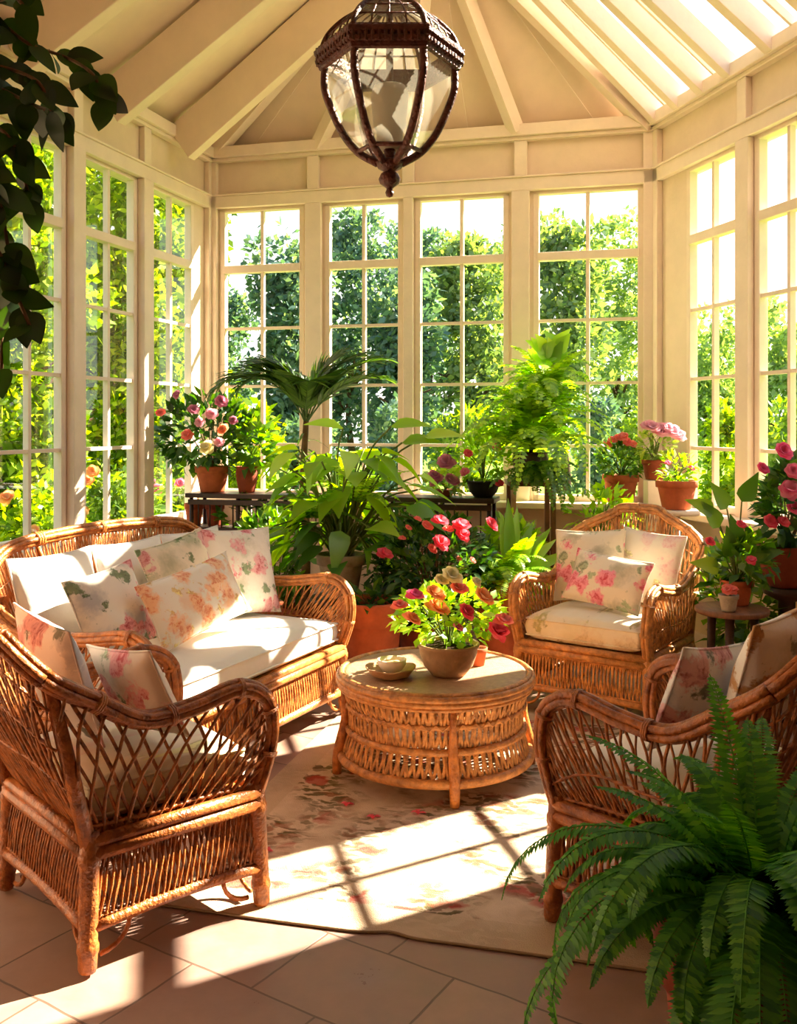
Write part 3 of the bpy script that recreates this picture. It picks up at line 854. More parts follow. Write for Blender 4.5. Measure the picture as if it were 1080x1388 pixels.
# rug (lies parallel to the back wall)
mb = MB(); nx, ny = 40, 50; rows = []
for s_ in (0, 1):
    rows = []
    for i in range(nx+1):
        row = []
        for j in range(ny+1):
            x = -RUGW/2 + RUGW*i/nx; y = -RUGD/2 + RUGD*j/ny
            z = .009 if s_ else .001
            yy = y
            if j == 0: yy += .003*sin(x*5+1) + .022*math.exp(-((x+.12)/.05)**2)
            row.append(V((x, yy, z)))
        rows.append(row if s_ else row[::-1])
    mb.quad_strip_grid(rows)
rug = mb.build('area_rug', MAT['rug'])
ang = atan2(dB.y, dB.x); rug.rotation_euler = (0, 0, ang)
yd = V((-sin(ang), cos(ang), 0)); xd = V((cos(ang), sin(ang), 0))
rc = V((-.01, 2.985, 0)) + yd*(RUGD/2) + xd*.10
rug.location = (rc.x, rc.y, 0)
tag(rug, 'faded beige floral rug under the coffee table', 'rug')
mb = MB()
hem = [V((-RUGW/2 + RUGW*i/60, -RUGD/2 + .003*sin((-RUGW/2 + RUGW*i/60)*5+1) + .022*math.exp(-((-RUGW/2 + RUGW*i/60+.12)/.05)**2), .006)) for i in range(61)]
mb.tube(hem, .0045, 5); o = mb.build('hem', MAT['rughem'], rug)

# ------------------------------------------------------------------ plants
def pot(mb_name, mat, parent, r, h, z0=0, style='flower', n=28):
    mb = MB()
    if style == 'flower':
        pr = [(r*.66, 0), (r*.70, .01), (r*.90, h*.74), (r*.90, h*.75), (r*1.0, h*.76), (r*1.02, h*.98), (r*1.0, h), (r*.90, h), (r*.86, h*.88), (0, h*.88)]
    elif style == 'bowl':
        pr = [(r*.55, 0), (r*.60, .008), (r*.82, h*.3), (r*.95, h*.65), (r*.99, h*.86), (r*1.04, h*.90), (r*1.05, h*.98), (r*1.0, h), (r*.92, h*.98), (r*.9, h*.86), (0, h*.86)]
    else:
        pr = [(r*.7, 0), (r*.74, .01), (r*.95, h*.5), (r*1.0, h*.8), (r*.92, h*.93), (r*1.02, h*.97), (r*1.02, h), (r*.88, h), (r*.85, h*.9), (0, h*.9)]
    mb.lathe([(a, z0+b) for a, b in pr], n=n)
    o = mb.build(mb_name, mat, parent)
    sm = MB(); sm.lathe([(r*.84, z0+h*.87), (r*.84, z0+h*.90), (r*.4, z0+h*.925), (0, z0+h*.93)], n=16)
    sm.build('soil', MAT['soil'], o)
    return o

def bloom_mesh(mat, r, layers=3, open_=.9):
    mb = MB()
    for l in range(layers):
        k = 5 + l
        tilt = .25 + open_*l/(layers)
        for i in range(k):
            a = 2*pi*i/k + l*.6 + rnd(-.15, .15)
            tilt += .12; d = V((cos(a)*sin(tilt), sin(a)*sin(tilt), cos(tilt)))
            tang = V((-sin(a), cos(a), 0)); nrm = d.cross(tang)
            rows = []
            Lp = r*(.75+.3*l/layers)
            for q in range(4):
                t = q/3
                w = r*(.35+.25*l/layers)*(sin(pi*(.15+.75*t)))*1.25
                c = d*(Lp*t) + V((0,0,.10*r*sin(pi*t)))
                c = c + V((cos(a), sin(a), 0))*(.25*r*sin(pi*t*.8))
                inn = V((cos(a), sin(a), 0))
                rows.append([c + tang*(w*s_) - inn*(.35*w*abs(s_)) for s_ in (-1, -.5, 0, .5, 1)])
            mb.quad_strip_grid(rows)
    return mb
BLOOM = {}
def bloom(parent, mk, p, r, up, root_inv=None):
    r *= 1.18
    """a flower head as a child of its plant (shares mesh by colour and size)"""
    key = (mk, round(r, 3))
    if key not in BLOOM:
        o = bloom_mesh(MAT[mk], r).build('blossom', MAT[mk], parent); BLOOM[key] = o.data
    else:
        o = bpy.data.objects.new('blossom', BLOOM[key]); COL.objects.link(o); o.parent = parent
    o.location = p
    q = V((0,0,1)).rotation_difference(V(up).normalized())
    o.rotation_mode = 'QUATERNION'
    from mathutils import Quaternion
    o.rotation_quaternion = q @ Quaternion((0,0,1), rnd(0, 6.28))
    return o

def bush(parent, mat, c, rad, n, L_, W_, stem_from, nst=9, stem_mat='twig', name='foliage', hang=0.0, seg=2):
    c = V(c); rad = V(rad) if not isinstance(rad, (int, float)) else V((rad,)*3)
    sm = MB(); stems = []
    for i in range(nst):
        d = rdir(); d.z = abs(d.z)*.8 + .1 if hang < .3 else d.z
        e = c + V((d.x*rad.x, d.y*rad.y, d.z*rad.z))*rnd(.5, .85)
        s0 = V(stem_from); mid = s0.lerp(e, .5) + V((rnd(-.02,.02), rnd(-.02,.02), .15*rad.z))
        pts = cat_rom([s0, mid, e], 4); sm.tube(pts, [.006*(1-.6*k/8) for k in range(len(pts))], 5); stems.append(pts)
    sm.build('stems', MAT[stem_mat], parent)
    mb = MB()
    for i in range(n):
        d = rdir(); rr = rnd(.35, 1.0)**.5
        p = c + V((d.x*rad.x, d.y*rad.y, d.z*rad.z))*rr
        if NZ.noise(p*7 + V((c.x*9, 3, 1))) < -.18: continue
        out = (d + rdir()*.8 + V((0, 0, .35 - hang))).normalized()
        mb.blade(p, out, (V((0,0,1)) + rdir()*.6), L_*rnd(.6, 1.2), W_*rnd(.6, 1.2), seg, rnd(.05, .35), .2)
    mb.build(name, mat, parent)

def frond_pts(base, az, L_, rise, droop, n=14):
    """arching rachis"""
    pts = []; d = V((cos(az), sin(az), 0)); p = V(base); ang = rise; st = L_/n
    for i in range(n+1):
        pts.append(p.copy()); p = p + (d*cos(ang) + V((0,0,1))*sin(ang))*st; ang -= droop/n*(.5+1.0*i/n)
    return pts
def fern_frond(mb, pts, wid, npair, pw=None, lf=.55, taper=1.0):
    n = len(pts) - 1
    mb.tube(pts, [.0022*(1-.7*i/n)+.0005 for i in range(n+1)], 4, cap=False)
    for k in range(npair):
        t = .06 + .93*k/npair
        x = t*n; i = min(int(x), n-1); p = pts[i].lerp(pts[i+1], x-i); T = (pts[i+1]-pts[i]).normalized()
        side = T.cross(V((0,0,1)))
        if side.length < .05: side = T.orthogonal()
        side.normalize(); nr = side.cross(T)
        l = wid*(sin(pi*min(1, t*.80+.20))**.6)*(1-.15*taper*t)*rnd(.88, 1.08)
        w = (pw or (pts[-1]-pts[0]).length/npair*1.2)
        for s_ in (-1, 1):
            d = (side*s_ + T*.35 - nr*rnd(.05, .22)).normalized()
            mb.blade(p, d, nr, l, w, 2, .12, .1)

def fern(parent, mat, base, n, L_, wid, npair, rise=(.5, 1.35), droop=(1.2, 2.3), az=(0, 2*pi), separate=False, pw=None, azl=None):
    mb = MB()
    for i in range(n):
        a = az[0] + (az[1]-az[0])*(i+rnd(0, .9))/n
        l = L_*rnd(.65, 1.1)
        if azl: l *= azl(a)
        pts = frond_pts(V(base) + V((cos(a)*.03, sin(a)*.03, 0)), a, l, rnd(*rise), rnd(*droop))
        if separate:
            m1 = MB(); fern_frond(m1, pts, wid*rnd(.85, 1.1), npair, pw); m1.build('frond', mat, parent)
        else: fern_frond(mb, pts, wid*rnd(.85, 1.1), npair, pw)
    if not separate: mb.build('fronds', mat, parent)

def K0(px, Y): return (px-540)/F*Y
def plant(name, label, cat, loc, group=None):
    return tag(empty(name, loc), label, cat, group)

def dirs_on(c, rad, k, up=.3, front=True):
    """points over the upper/front shell of a bush, spread"""
    out = []
    tries = 0
    while len(out) < k and tries < 4000:
        tries += 1
        d = rdir()
        if d.z < -.35 or (front and d.y > .45): continue
        p = V(c) + V((d.x*rad[0], d.y*rad[1], d.z*rad[2]))*rnd(.9, 1.05)
        if all((p-q[0]).length > .05 for q in out): out.append((p, (d + V((0, -.5, .4))).normalized()))
    return out

# --- table centrepiece
ZT = .012 + .4585
b = plant('rose_bowl', 'tan stoneware bowl of coral and orange roses on the coffee table', 'flowers', (.225, 4.33, ZT))
pot('bowl', MAT['tan'], b, .135, .145, 0, 'bowl', 36)
bush(b, MAT['lf_lime'], (0, .03, .265), (.25, .20, .13), 520, .055, .036, (0, 0, .12), 14, 'stem')
for px, py, mk, r in ((562,808,'p_hot',.030),(541,822,'p_coral',.028),(589,806,'p_orange',.036),(592,826,'p_orange',.042),(622,799,'p_coral',.032),(654,811,'p_orange',.038),
                      (631,831,'p_red',.032),(682,842,'p_coral',.032),(674,857,'p_red',.038),(557,840,'p_peach',.032),(612,783,'p_cream',.038),(598,788,'p_cream',.026),(620,851,'p_pink',.02),(645,790,'p_cream',.02)):
    w = P(px, py, 4.33 - .14 - rnd(0, .05)); bloom(b, mk, w - b.location, r*1.15, (rnd(0,.7), -.45, .9))
b = empty('bud_pot', (.37, 4.50, ZT)); tag(b, 'tiny terracotta pot half hidden behind the rose bowl on the coffee table', 'pot')
mb = MB(); mb.lathe([(.032, 0), (.034, .004), (.043, .06), (.047, .062), (.048, .082), (.042, .083), (.038, .07), (0, .068)], n=24); mb.build('pot_body', MAT['terra'], b)
mb = MB(); mb.lathe([(.036, .069), (.02, .074), (0, .075)], n=16); mb.build('soil', MAT['soil'], b)
# saucer stack + cup
b = plant('saucer', 'tan pottery dish with wavy rim under the cream bowl on the coffee table', 'dish', (-.035, 4.28, ZT))
mb = MB(); nn = 40; rows = []
for r, z in ((.0, .002), (.05, .0), (.085, .012), (.105, .040), (.113, .046), (.108, .050), (.09, .035), (.06, .022), (.0, .022)):
    rows.append([V((r*(1+.03*sin(5*t*2*pi/nn))*cos(t*2*pi/nn), r*(1+.03*sin(5*t*2*pi/nn))*sin(t*2*pi/nn), z + (.004*sin(5*t*2*pi/nn) if r > .08 else 0))) for t in range(nn)])
mb.quad_strip_grid(rows, close_v=True); mb.build('dish_body', MAT['tan'], b)
b2 = plant('cup', 'small cream and peach bowl standing in the tan dish', 'bowl', (-.03, 4.28, ZT+.0235))
mb = MB(); mb.lathe([(.035, 0), (.04, .004), (.062, .035), (.066, .058), (.062, .060), (.055, .035), (.0, .012)], n=32); mb.build('bowl_body', MAT['ceramic'], b2)
mb = MB(); mb.lathe([(.058, .040), (.03, .05), (0, .052)], n=24); mb.build('filling', MAT['ceramic_o'], b2)
# petals on the rug
for px, py, Y, lab in ((567, 1101, 3.95, 'single red petal cluster on the rug in front of the coffee table leg'), (470, 1090, 4.03, 'fallen red petal on the rug below the left of the coffee table'), (505, 1107, 3.90, 'pale red petal on the rug between the other two fallen petals'), (362, 1153, 3.58, 'tiny red petal on the rug beside the left armchair leg')):
    w = P(px, py, 1); Y = (CZ-.012)*F/(py-HOR)
    mb = MB()
    for k in range(4): mb.blade((rnd(-.006,.006), rnd(-.006,.006), .002+.002*k), (cos(k*1.6), sin(k*1.6), .15), (0,0,1), .028, .022, 3, .2, .3)
    o = mb.build('fallen_petal', MAT['p_red']); o.location = ((px-540)/F*Y, Y, .0095)
    tag(o, lab, 'petal', 'fallen petals on the rug')

# --- bench along the back
bz = 1.075
B0, B1 = V((-1.60, 7.49, 0)), V((.71, 6.908, 0)); bd = (B1-B0).normalized(); bnrm = V((bd.y, -bd.x, 0))
bn = plant('plant_bench', 'long dark wooden plant bench with slim legs along the back windows', 'bench', (B0.x, B0.y, 0))
bn.rotation_euler = (0, 0, atan2(bd.y, bd.x)); BL = (B1-B0).length
mb = MB(); mb.box((BL/2, 0, bz-.02), BL, .30, .035); mb.build('bench_top', MAT['darkwood'], bn, False, .006)
mb = MB(); mb.box((BL/2, 0, .80), BL-.06, .24, .025); mb.build('shelf', MAT['darkwood'], bn, False, .004)
mb = MB(); mb.box((BL/2, -.13, bz-.07), BL-.04, .02, .04); mb.build('apron', MAT['darkwood'], bn, False, .003)
for k in range(7):
    for yy in (-.115, .115):
        mb = MB(); x = .04 + (BL-.08)*k/6
        mb.tube([V((x, yy, 0)), V((x, yy, .3)), V((x, yy, .7)), V((x, yy, bz-.04))], [.016, .013, .018, .016], 8); mb.build('leg', MAT['darkwood'], bn)
for k in range(24):
    x = .1 + (BL-.2)*k/23
    mb = MB(); mb.tube([V((x, -.12, .81)), V((x, -.12, bz-.05))], .006, 6); mb.build('baluster', MAT['darkwood'], bn)
def on_bench(px, zz=bz, dep=0):
    k = (px-540)/F
    # ray with the bench centre line
    s_ = (k*B0.y - B0.x) / (bd.x - k*bd.y)
    p = B0 + bd*s_ + bnrm*(-dep); return V((p.x, p.y, zz))
q = on_bench(288)
b = plant('flowering_pot_plant', 'terracotta pot of dark leafed mixed pink flowers on the left end of the bench', 'plant', q)
pot('pot', MAT['terra'], b, .135, .20)
bush(b, MAT['lf_dark'], (-.06, -.03, .45), (.36, .20, .30), 720, .10, .055, (0, 0, .18), 12)
for px, py, mk, r in ((287,562,'p_pale',.045),(300,545,'p_mauve',.045),(262,556,'p_mauve',.04),(303,583,'p_peach',.045),(254,590,'p_coral',.04),(281,607,'p_cream',.05),(271,573,'p_pale',.035),(218,560,'p_coral',.035),(240,535,'p_mauve',.03),(297,600,'p_pale',.035),(316,570,'p_mauve',.03)):
    bloom(b, mk, P(px, py, 7.15) - b.location, r, (rnd(-.4,.4), -.8, .5))
q = on_bench(334)
b = plant('leafy_pot_plant', 'dark narrow pot of plain green leaves beside the flowering terracotta pot', 'plant', (q.x, q.y+.02, q.z))
pot('pot', MAT['terra_d'], b, .085, .20, 0, 'urn')
bush(b, MAT['lf_mid'], (.06, -.0, .36), (.11, .12, .18), 140, .13, .075, (0, 0, .18), 8, 'stem')
for k, (px, mt, lab) in enumerate(((263, 'terra', 'terracotta pot under the bench top, nearer the left wall'), (291, 'terra_d', 'darker terracotta pot under the bench top, second from the left wall'))):
    q = on_bench(px, .8135)
    b = plant('terracotta_pot', lab, 'pot', q, None); pot('pot_body', MAT[mt], b, .075, .17)
q = on_bench(335, .8135)
b = plant('leafy_pot_plant', 'bushy green plant on the lower shelf of the bench behind the sofa', 'plant', q)
pot('pot', MAT['terra_d'], b, .07, .07)
bush(b, MAT['lf_mid'], (0, -.06, .10), (.22, .06, .10), 130, .10, .06, (0, 0, .06), 6, 'stem')
q = on_bench(655)
b = plant('flowering_pot_plant', 'black bowl on the bench end holding a small bush with red flowers', 'plant', q)
pot('pot', MAT['black'], b, .12, .12, 0, 'bowl')
bush(b, MAT['lf_lime'], (0, -.0, .28), (.20, .16, .22), 420, .06, .035, (0, 0, .10), 10, 'stem')
for px, py, mk in ((673,607,'p_coral'),(634,615,'p_red'),(676,655,'p_red'),(630,640,'p_pink')): bloom(b, mk, P(px, py, 6.75)-b.location, .03, (0, -.8, .6))
q = on_bench(604)
b = plant('flowering_pot_plant', 'low pot of mauve pink blooms on the bench in front of the third window', 'plant', q)
pot('pot', MAT['terra_d'], b, .07, .05)
bush(b, MAT['lf_pale'], (0, 0, .10), (.16, .10, .09), 120, .09, .05, (0, 0, .05), 6, 'stem')
for px, py, r in ((605,628,.06),(592,652,.05),(612,652,.05),(588,645,.04)): bloom(b, 'p_mauve', P(px, py, 6.85)-b.location, r, (rnd(-.3,.3), -.6, .8))

# --- palm behind the sofa arm
px_, Y_ = 413, 6.75
b = plant('potted_palm', 'dark green feather palm with slim trunk standing behind the sofa', 'palm', ((px_-540)/F*Y_, Y_, 0))
pot('pot', MAT['terra_d'], b, .17, .32)
mb = MB(); mb.tube(cat_rom([V((0,0,.28)), V((.01,0,.8)), V((-.01,-.01,1.2)), V((.01,-.01,1.62))], 5), [.035-.001*i for i in range(16)], 8); mb.build('trunk', MAT['twig'], b)
def palm_frond(mb, pts, l0, npair, w):
    n = len(pts)-1
    mb.tube(pts, [.007*(1-.8*i/n) for i in range(n+1)], 5)
    for k in range(npair):
        t = .22 + .76*k/npair; x = t*n; i = min(int(x), n-1); p = pts[i].lerp(pts[i+1], x-i); T = (pts[i+1]-pts[i]).normalized()
        side = T.cross(V((0,0,1)));  side = side.normalized() if side.length > .05 else V((1,0,0)); nr = side.cross(T)
        l = l0*(.55+.6*sin(pi*min(1,(t-.15)*1.1)))*(1.1-.5*t)
        for s_ in (-1, 1):
            d = (side*s_*.85 + T*.75 + nr*.2).normalized()
            mb.blade(p, d, nr, l*rnd(.85,1.1), w, 3, rnd(.1,.4), .2)
base = V((.01, -.01, 1.60))
for az, l, ri, dr in ((.0,.70,1.15,1.35),(.2,.60,1.32,1.2),(-.25,.62,1.0,1.4),(.35,.52,1.48,1.0),(3.0,.70,1.3,2.2),(3.3,.76,1.15,2.4),(2.8,.6,1.45,1.9),(3.5,.6,1.35,2.5),(3.14,.5,1.5,1.4),(-1.4,.42,1.45,1.9),(1.6,.5,1.4,1.8)):
    mb = MB(); palm_frond(mb, frond_pts(base, az, l*1.12, ri, dr), .34, 28, .034); mb.build('frond', MAT['lf_palm'], b)
mb = MB()
for k in range(26):
    a = rnd(0, 6.28); mb.blade((.0, 0, rnd(1.2, 1.55)), (cos(a), sin(a), rnd(-.2,.6)), (0,0,1), rnd(.12,.22), .02, 3, .5)
mb.build('old_leaf_bases', MAT['lf_palm'], b)

# --- big leaf plant in the pale stone pot
def ovate(t): return max(.02, sin(pi*t**.72)**.85)
def heart(t): return max(.02, (sin(pi*(t**.62))**.9) * (1.05 - .25*t))
b = plant('broad_leaf_plant', 'bright green broad leafed plant in a pale stone pot beside the sofa end', 'plant', (-.37, 6.15, .50))
pot('pot', MAT['stone'], b, .155, .27)
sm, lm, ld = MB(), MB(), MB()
random.seed(31)
for i in range(105):
    a = rnd(0, 6.28); el = rnd(-.5, 1.35); rr = rnd(.14, .48)
    hgt = .22 + .72*random.random()**.8
    tip = V((cos(a)*rr*1.05 + .02, sin(a)*rr*.65, hgt))
    s0 = V((rnd(-.05,.05), rnd(-.05,.05), .24))
    pts = cat_rom([s0, s0.lerp(tip, .55) + V((0, 0, .12)), tip], 5)
    sm.tube(pts, .006, 5)
    d = V((cos(a), sin(a)*.8, rnd(-.75, .25)))
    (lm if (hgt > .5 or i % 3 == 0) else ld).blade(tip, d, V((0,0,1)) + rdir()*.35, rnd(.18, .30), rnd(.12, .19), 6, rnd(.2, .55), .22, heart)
for px, py in ((575,592),(530,578),(545,600),(465,580)):
    tip = P(px, py, 6.05) - b.location; s0 = V((0,0,.25))
    sm.tube(cat_rom([s0, s0.lerp(tip,.6)+V((-.03,0,.12)), tip], 5), .006, 5)
    lm.blade(tip, V((.8 if px > 500 else -.5, -.3, .15)), V((0,-.5,1)), .26, .16, 6, .2, .2, heart)
sm.build('stems', MAT['stem'], b); lm.build('lit_leaves', MAT['lf_lime'], b); ld.build('shaded_leaves', MAT['lf_mid'], b)  # light and shade put into two leaf greens, upper leaves lighter
# lacy lime sprays on top of it
fern(b, MAT['lf_lime'], (.10, -.02, .60), 12, .42, .07, 14, (.6, 1.3), (1.0, 2.0))
fern(b, MAT['lf_mid'], (-.18, -.05, .50), 10, .40, .06, 12, (.5, 1.2), (1.2, 2.2))
st = plant('plant_stool', 'squat dark wooden stool under the pale stone pot', 'stool', (-.37, 6.15, 0))
mb = MB(); mb.lathe([(0,.465),(.19,.465),(.20,.47),(.20,.49),(.19,.4985),(0,.4985)], n=28); mb.build('seat', MAT['darkwood'], st)
for k in range(4):
    a = .8 + k*pi/2; mb = MB(); mb.tube([V((.17*cos(a), .17*sin(a), 0)), V((.14*cos(a), .14*sin(a), .467))], [.016,.02], 8); mb.build('leg', MAT['darkwood'], st)
b = plant('terracotta_planter', 'large deep terracotta planter at the end of the sofa, low leaves inside', 'planter', (-.165, 5.735, 0))
pot('pot', MAT['terra'], b, .20, .55)
bush(b, MAT['lf_dark'], (0, 0, .56), (.17, .15, .07), 130, .09, .05, (0, 0, .5), 6)

# --- red rose bush
b = plant('rose_bush', 'dark leafed rose bush with crimson blooms on the floor behind the coffee table', 'plant', (.20, 6.05, 0))
pot('pot', MAT['terra_d'], b, .22, .36)
bush(b, MAT['lf_dark'], (.03, -.05, .70), (.38, .30, .33), 2100, .066, .042, (0, 0, .34), 18)
for px, py, r in ((521,752,.045),(578,714,.035),(597,737,.05),(596,707,.045),(625,713,.048),(626,726,.045),(665,712,.042),(607,718,.03),(545,730,.02),(640,760,.02),(622,757,.016),(585,745,.03),(553,716,.02),(566,704,.022)):
    bloom(b, 'p_red' if r > .04 else 'p_coral', P(px, py, 5.72) - b.location, r, (rnd(0,.6), -.5, .8))

# --- boston fern in front of the stand
b = plant('boston_fern', 'arching bright green fern in a terracotta pot beside the arched armchair', 'fern', (.66, 6.18, 0))
pot('pot', MAT['terra'], b, .17, .62, 0, 'urn')
fern(b, MAT['lf_fern'], (0, -.02, .60), 50, .44, .07, 20, (.3, 1.35), (1.0, 2.6))
mb = MB()
for a, l, e in ((1.2,.48,1.2),(1.9,.42,1.3),(.6,.40,1.1),(-.5,.42,.9),(-1.1,.35,.8),(2.6,.40,.8),(1.5,.52,1.4),(-.2,.45,.5),(.1,.40,.75)):
    d = V((cos(a)*cos(e), sin(a)*cos(e)*.5-.05, sin(e))); mb.blade((.05, -.05, .60), d, V((0,-1,.4)), l, .075, 6, .25, .3)
mb.build('strap_leaves', MAT['lf_lime'], b)

# --- tall fern on its stand
TFX, TFY = .95, 6.90
st = plant('plant_stand', 'tall four legged wooden stand carrying the largest trailing fern', 'stand', (TFX, TFY, 0))
mb = MB(); mb.box((0,0,1.18), .34, .34, .035); mb.build('stand_top', MAT['wood'], st, False, .004)
for sx in (-1,1):
    for sy in (-1,1):
        mb = MB(); mb.box((sx*.14, sy*.14, .58), .035, .035, 1.165); mb.build('leg', MAT['palewood'] if sx < 0 and sy < 0 else MAT['wood'], st, False, .003)
mb = MB(); mb.box((0,0,.72), .30, .30, .02); mb.build('shelf', MAT['wood'], st, False, .003)
b = plant('trailing_fern', 'huge lime green fern spilling from its pot on the tall stand by the window', 'fern', (TFX, TFY, 1.198))
pot('pot', MAT['darkwood'], b, .13, .20, 0, 'urn')
random.seed(11)
fern(b, MAT['lf_fern'], (0, 0, .22), 72, .70, .085, 20, (.5, 1.5), (1.6, 3.4))
fern(b, MAT['lf_fern'], (.02, -.02, .44), 50, .54, .085, 16, (.7, 1.5), (1.6, 3.2))
fern(b, MAT['lf_lime'], (.10, -.02, .66), 40, .42, .085, 16, (.6, 1.5), (1.4, 2.9))
fern(b, MAT['lf_mid'], (.05, -.08, .10), 22, .42, .06, 16, (-.2, .6), (1.2, 2.2), (3.6, 5.8))
mb = MB()
for k in range(16):
    a = rnd(0, 6.28); mb.blade((.12+rnd(-.08,.08), -.02, .76+rnd(0,.20)), (cos(a)*.6, sin(a)*.4-.2, rnd(.2,1)), (0,-1,.3), rnd(.14,.2), rnd(.09,.13), 6, .3, .2, heart)
mb.build('top_leaves', MAT['lf_lime'], b)
mb = MB(); mb.tube([V((0,0,.18)), V((.03,0,.45)), V((.10,-.02,.75))], [.016,.012,.006], 6); mb.build('stem', MAT['twig'], b)

# --- pots on the sill, right of the fern
def sill_pos(px, dep=.14):
    k = (px-540)/F; o = WB.pt(0, dep, 0); s_ = (k*o.y - o.x)/(WB.d.x - k*WB.d.y); p = o + WB.d*s_; return V((p.x, p.y, SILL+.001))
q = sill_pos(841, .15)
b = plant('flowering_pot_plant', 'terracotta pot of small red flowers on the sill of the fourth window', 'plant', q)
pot('pot', MAT['terra'], b, .135, .22)
bush(b, MAT['lf_mid'], (0, -.05, .32), (.19, .10, .15), 420, .06, .036, (0, 0, .2), 10, 'stem')
for px, py in ((823,603),(838,594),(850,600),(858,603),(830,597),(845,592)): bloom(b, 'p_coral', P(px, py, q.y-.12)-b.location, .032, (0, -.7, .7))
q2 = P(917, 690, 6.2)
cs = plant('corner_stand', 'slim white corner stand holding potted geraniums behind the arched armchair', 'stand', (q2.x, q2.y, 0))
b = plant('leafy_pot_plant', 'terracotta pot of feathery light foliage behind the arched armchair back', 'plant', (q2.x, q2.y, q2.z+.001))
pot('pot', MAT['terra'], b, .132, .185)
bush(b, MAT['lf_lime'], (0, 0, .25), (.11, .09, .11), 200, .06, .03, (0, 0, .18), 10, 'stem')
for px, py in ((937,635),(905,628)): bloom(b, 'p_pink', P(px, py, 6.12)-b.location, .020, (0, -.7, .7))
mb = MB(); mb.lathe([(0,q2.z-.035),(.14,q2.z-.035),(.15,q2.z-.03),(.15,q2.z-.01),(.14,q2.z-.002),(0,q2.z-.002)], n=28); mb.build('stand_top', MAT['paint_w'], cs)
mb = MB(); mb.tube([V((0,0,.03)), V((0,0,q2.z-.03))], .022, 10); mb.build('pole', MAT['paint_w'], cs)
mb = MB(); mb.lathe([(.15,0),(.15,.02),(.04,.035),(0,.035)], n=24); mb.build('base', MAT['paint_w'], cs)
q3 = P(886, 650, 6.80)
b = plant('plant_riser', 'tall slim painted plinth in the corner under the pink geranium', 'plinth', (q3.x, q3.y, 0))
mb = MB(); mb.box((0,0,q3.z/2-.002), .12, .12, q3.z-.004); mb.build('shaft', MAT['paint_w'], b, False, .006)
mb = MB(); mb.box((0,0,.03), .17, .17, .058); mb.build('foot_block', MAT['paint_w'], b, False, .006)
b = plant('pink_geranium', 'red pot of pale pink geraniums raised in the corner beside the fourth window', 'plant', (q3.x, q3.y, q3.z+.001))
pot('pot', MAT['terra_d'], b, .085, .14)
bush(b, MAT['lf_pale'], (.0, -.03, .25), (.13, .09, .13), 240, .055, .035, (0, 0, .13), 9, 'stem')
for px, py, r in ((883,580,.055),(895,585,.06),(913,588,.06),(905,582,.045),(920,592,.045),(875,578,.035)): bloom(b, 'p_pale', P(px, py, 6.70)-b.location, r, (0, -.6, .8))
# light filler plants under the fern / sill
random.seed(5)
b = plant('trailing_pot_plant', 'pale green trailing plant on the floor stand between the big fern and the armchair', 'plant', (1.36, 6.55, 0))
pot('pot', MAT['stone'], b, .16, .78, 0, 'urn')
bush(b, MAT['lf_lime'], (.02, -.02, .96), (.24, .2, .22), 420, .075, .045, (0, 0, .76), 12, 'stem')

b = plant('leafy_floor_plant', 'mid green bushy floor plant between the palm and the sofa back', 'plant', (K0(372, 6.85), 6.85, 0))
pot('pot', MAT['terra'], b, .17, .30)
bush(b, MAT['lf_mid'], (0, -.05, .66), (.28, .22, .36), 620, .10, .06, (0, 0, .28), 12, 'stem')
b = plant('leafy_floor_plant', 'dark green floor shrub behind the red rose bush under the bench', 'plant', (K0(545, 6.62), 6.62, 0))
pot('pot', MAT['terra_d'], b, .17, .30)
bush(b, MAT['lf_dark'], (0, -.02, .66), (.36, .14, .36), 800, .08, .05, (0, 0, .28), 12)
b = plant('leafy_floor_plant', 'lime green floor plant below the black bowl, behind the arching fern', 'plant', (K0(690, 6.55), 6.45, 0))
pot('pot', MAT['terra'], b, .15, .30)
bush(b, MAT['lf_lime'], (0, -.04, .66), (.22, .14, .34), 460, .09, .05, (0, 0, .28), 12, 'stem')
b = plant('leafy_floor_plant', 'dark leafy plant low on the floor behind the side table', 'plant', (1.98, 5.45, 0))
pot('pot', MAT['terra_d'], b, .16, .30)
bush(b, MAT['lf_mid'], (-.05, -.02, .62), (.22, .2, .34), 460, .10, .06, (0, 0, .28), 12, 'stem')
# --- right corner
ts = plant('side_table', 'small round dark wooden side table between the two right armchairs', 'table', (1.72, 4.95, 0))
mb = MB(); mb.lathe([(0,.625),(.175,.625),(.185,.632),(.185,.648),(.178,.655),(0,.655)], n=36); mb.build('table_top', MAT['wood'], ts)
for k in range(3):
    a = 2.2 + k*2*pi/3; mb = MB(); mb.tube([V((.17*cos(a), .17*sin(a), 0)), V((.13*cos(a), .13*sin(a), .3)), V((.12*cos(a), .12*sin(a), .627))], [.018,.02,.024], 8); mb.build('leg', MAT['darkwood'], ts)
mb = MB(); mb.lathe([(0,.30),(.115,.30),(.115,.318),(0,.318)], n=24); mb.build('shelf', MAT['darkwood'], ts)
b = plant('small_flower_pot', 'little grey pot with one pink flower head on the side table', 'plant', (1.665, 4.84, .656))
pot('pot', MAT['stone'], b, .05, .085)
bush(b, MAT['lf_mid'], (0,0,.095), (.035,.035,.02), 30, .03, .018, (0,0,.08), 4, 'stem')
for dx, dy, dz in ((-.012,-.02,.105),(.014,-.015,.108),(0,.01,.112)): bloom(b, 'p_coral', (dx, dy, dz), .026, (dx*9, -.4, .8))
b = plant('begonia_pot', 'terracotta pot of large glossy leaves and red flowers at the back of the side table', 'plant', (1.775, 5.03, .656))
pot('pot', MAT['terra'], b, .085, .13)
bush(b, MAT['lf_mid'], (.03, .0, .24), (.16, .12, .13), 200, .08, .05, (0,0,.12), 9, 'stem')
mb, sm = MB(), MB()
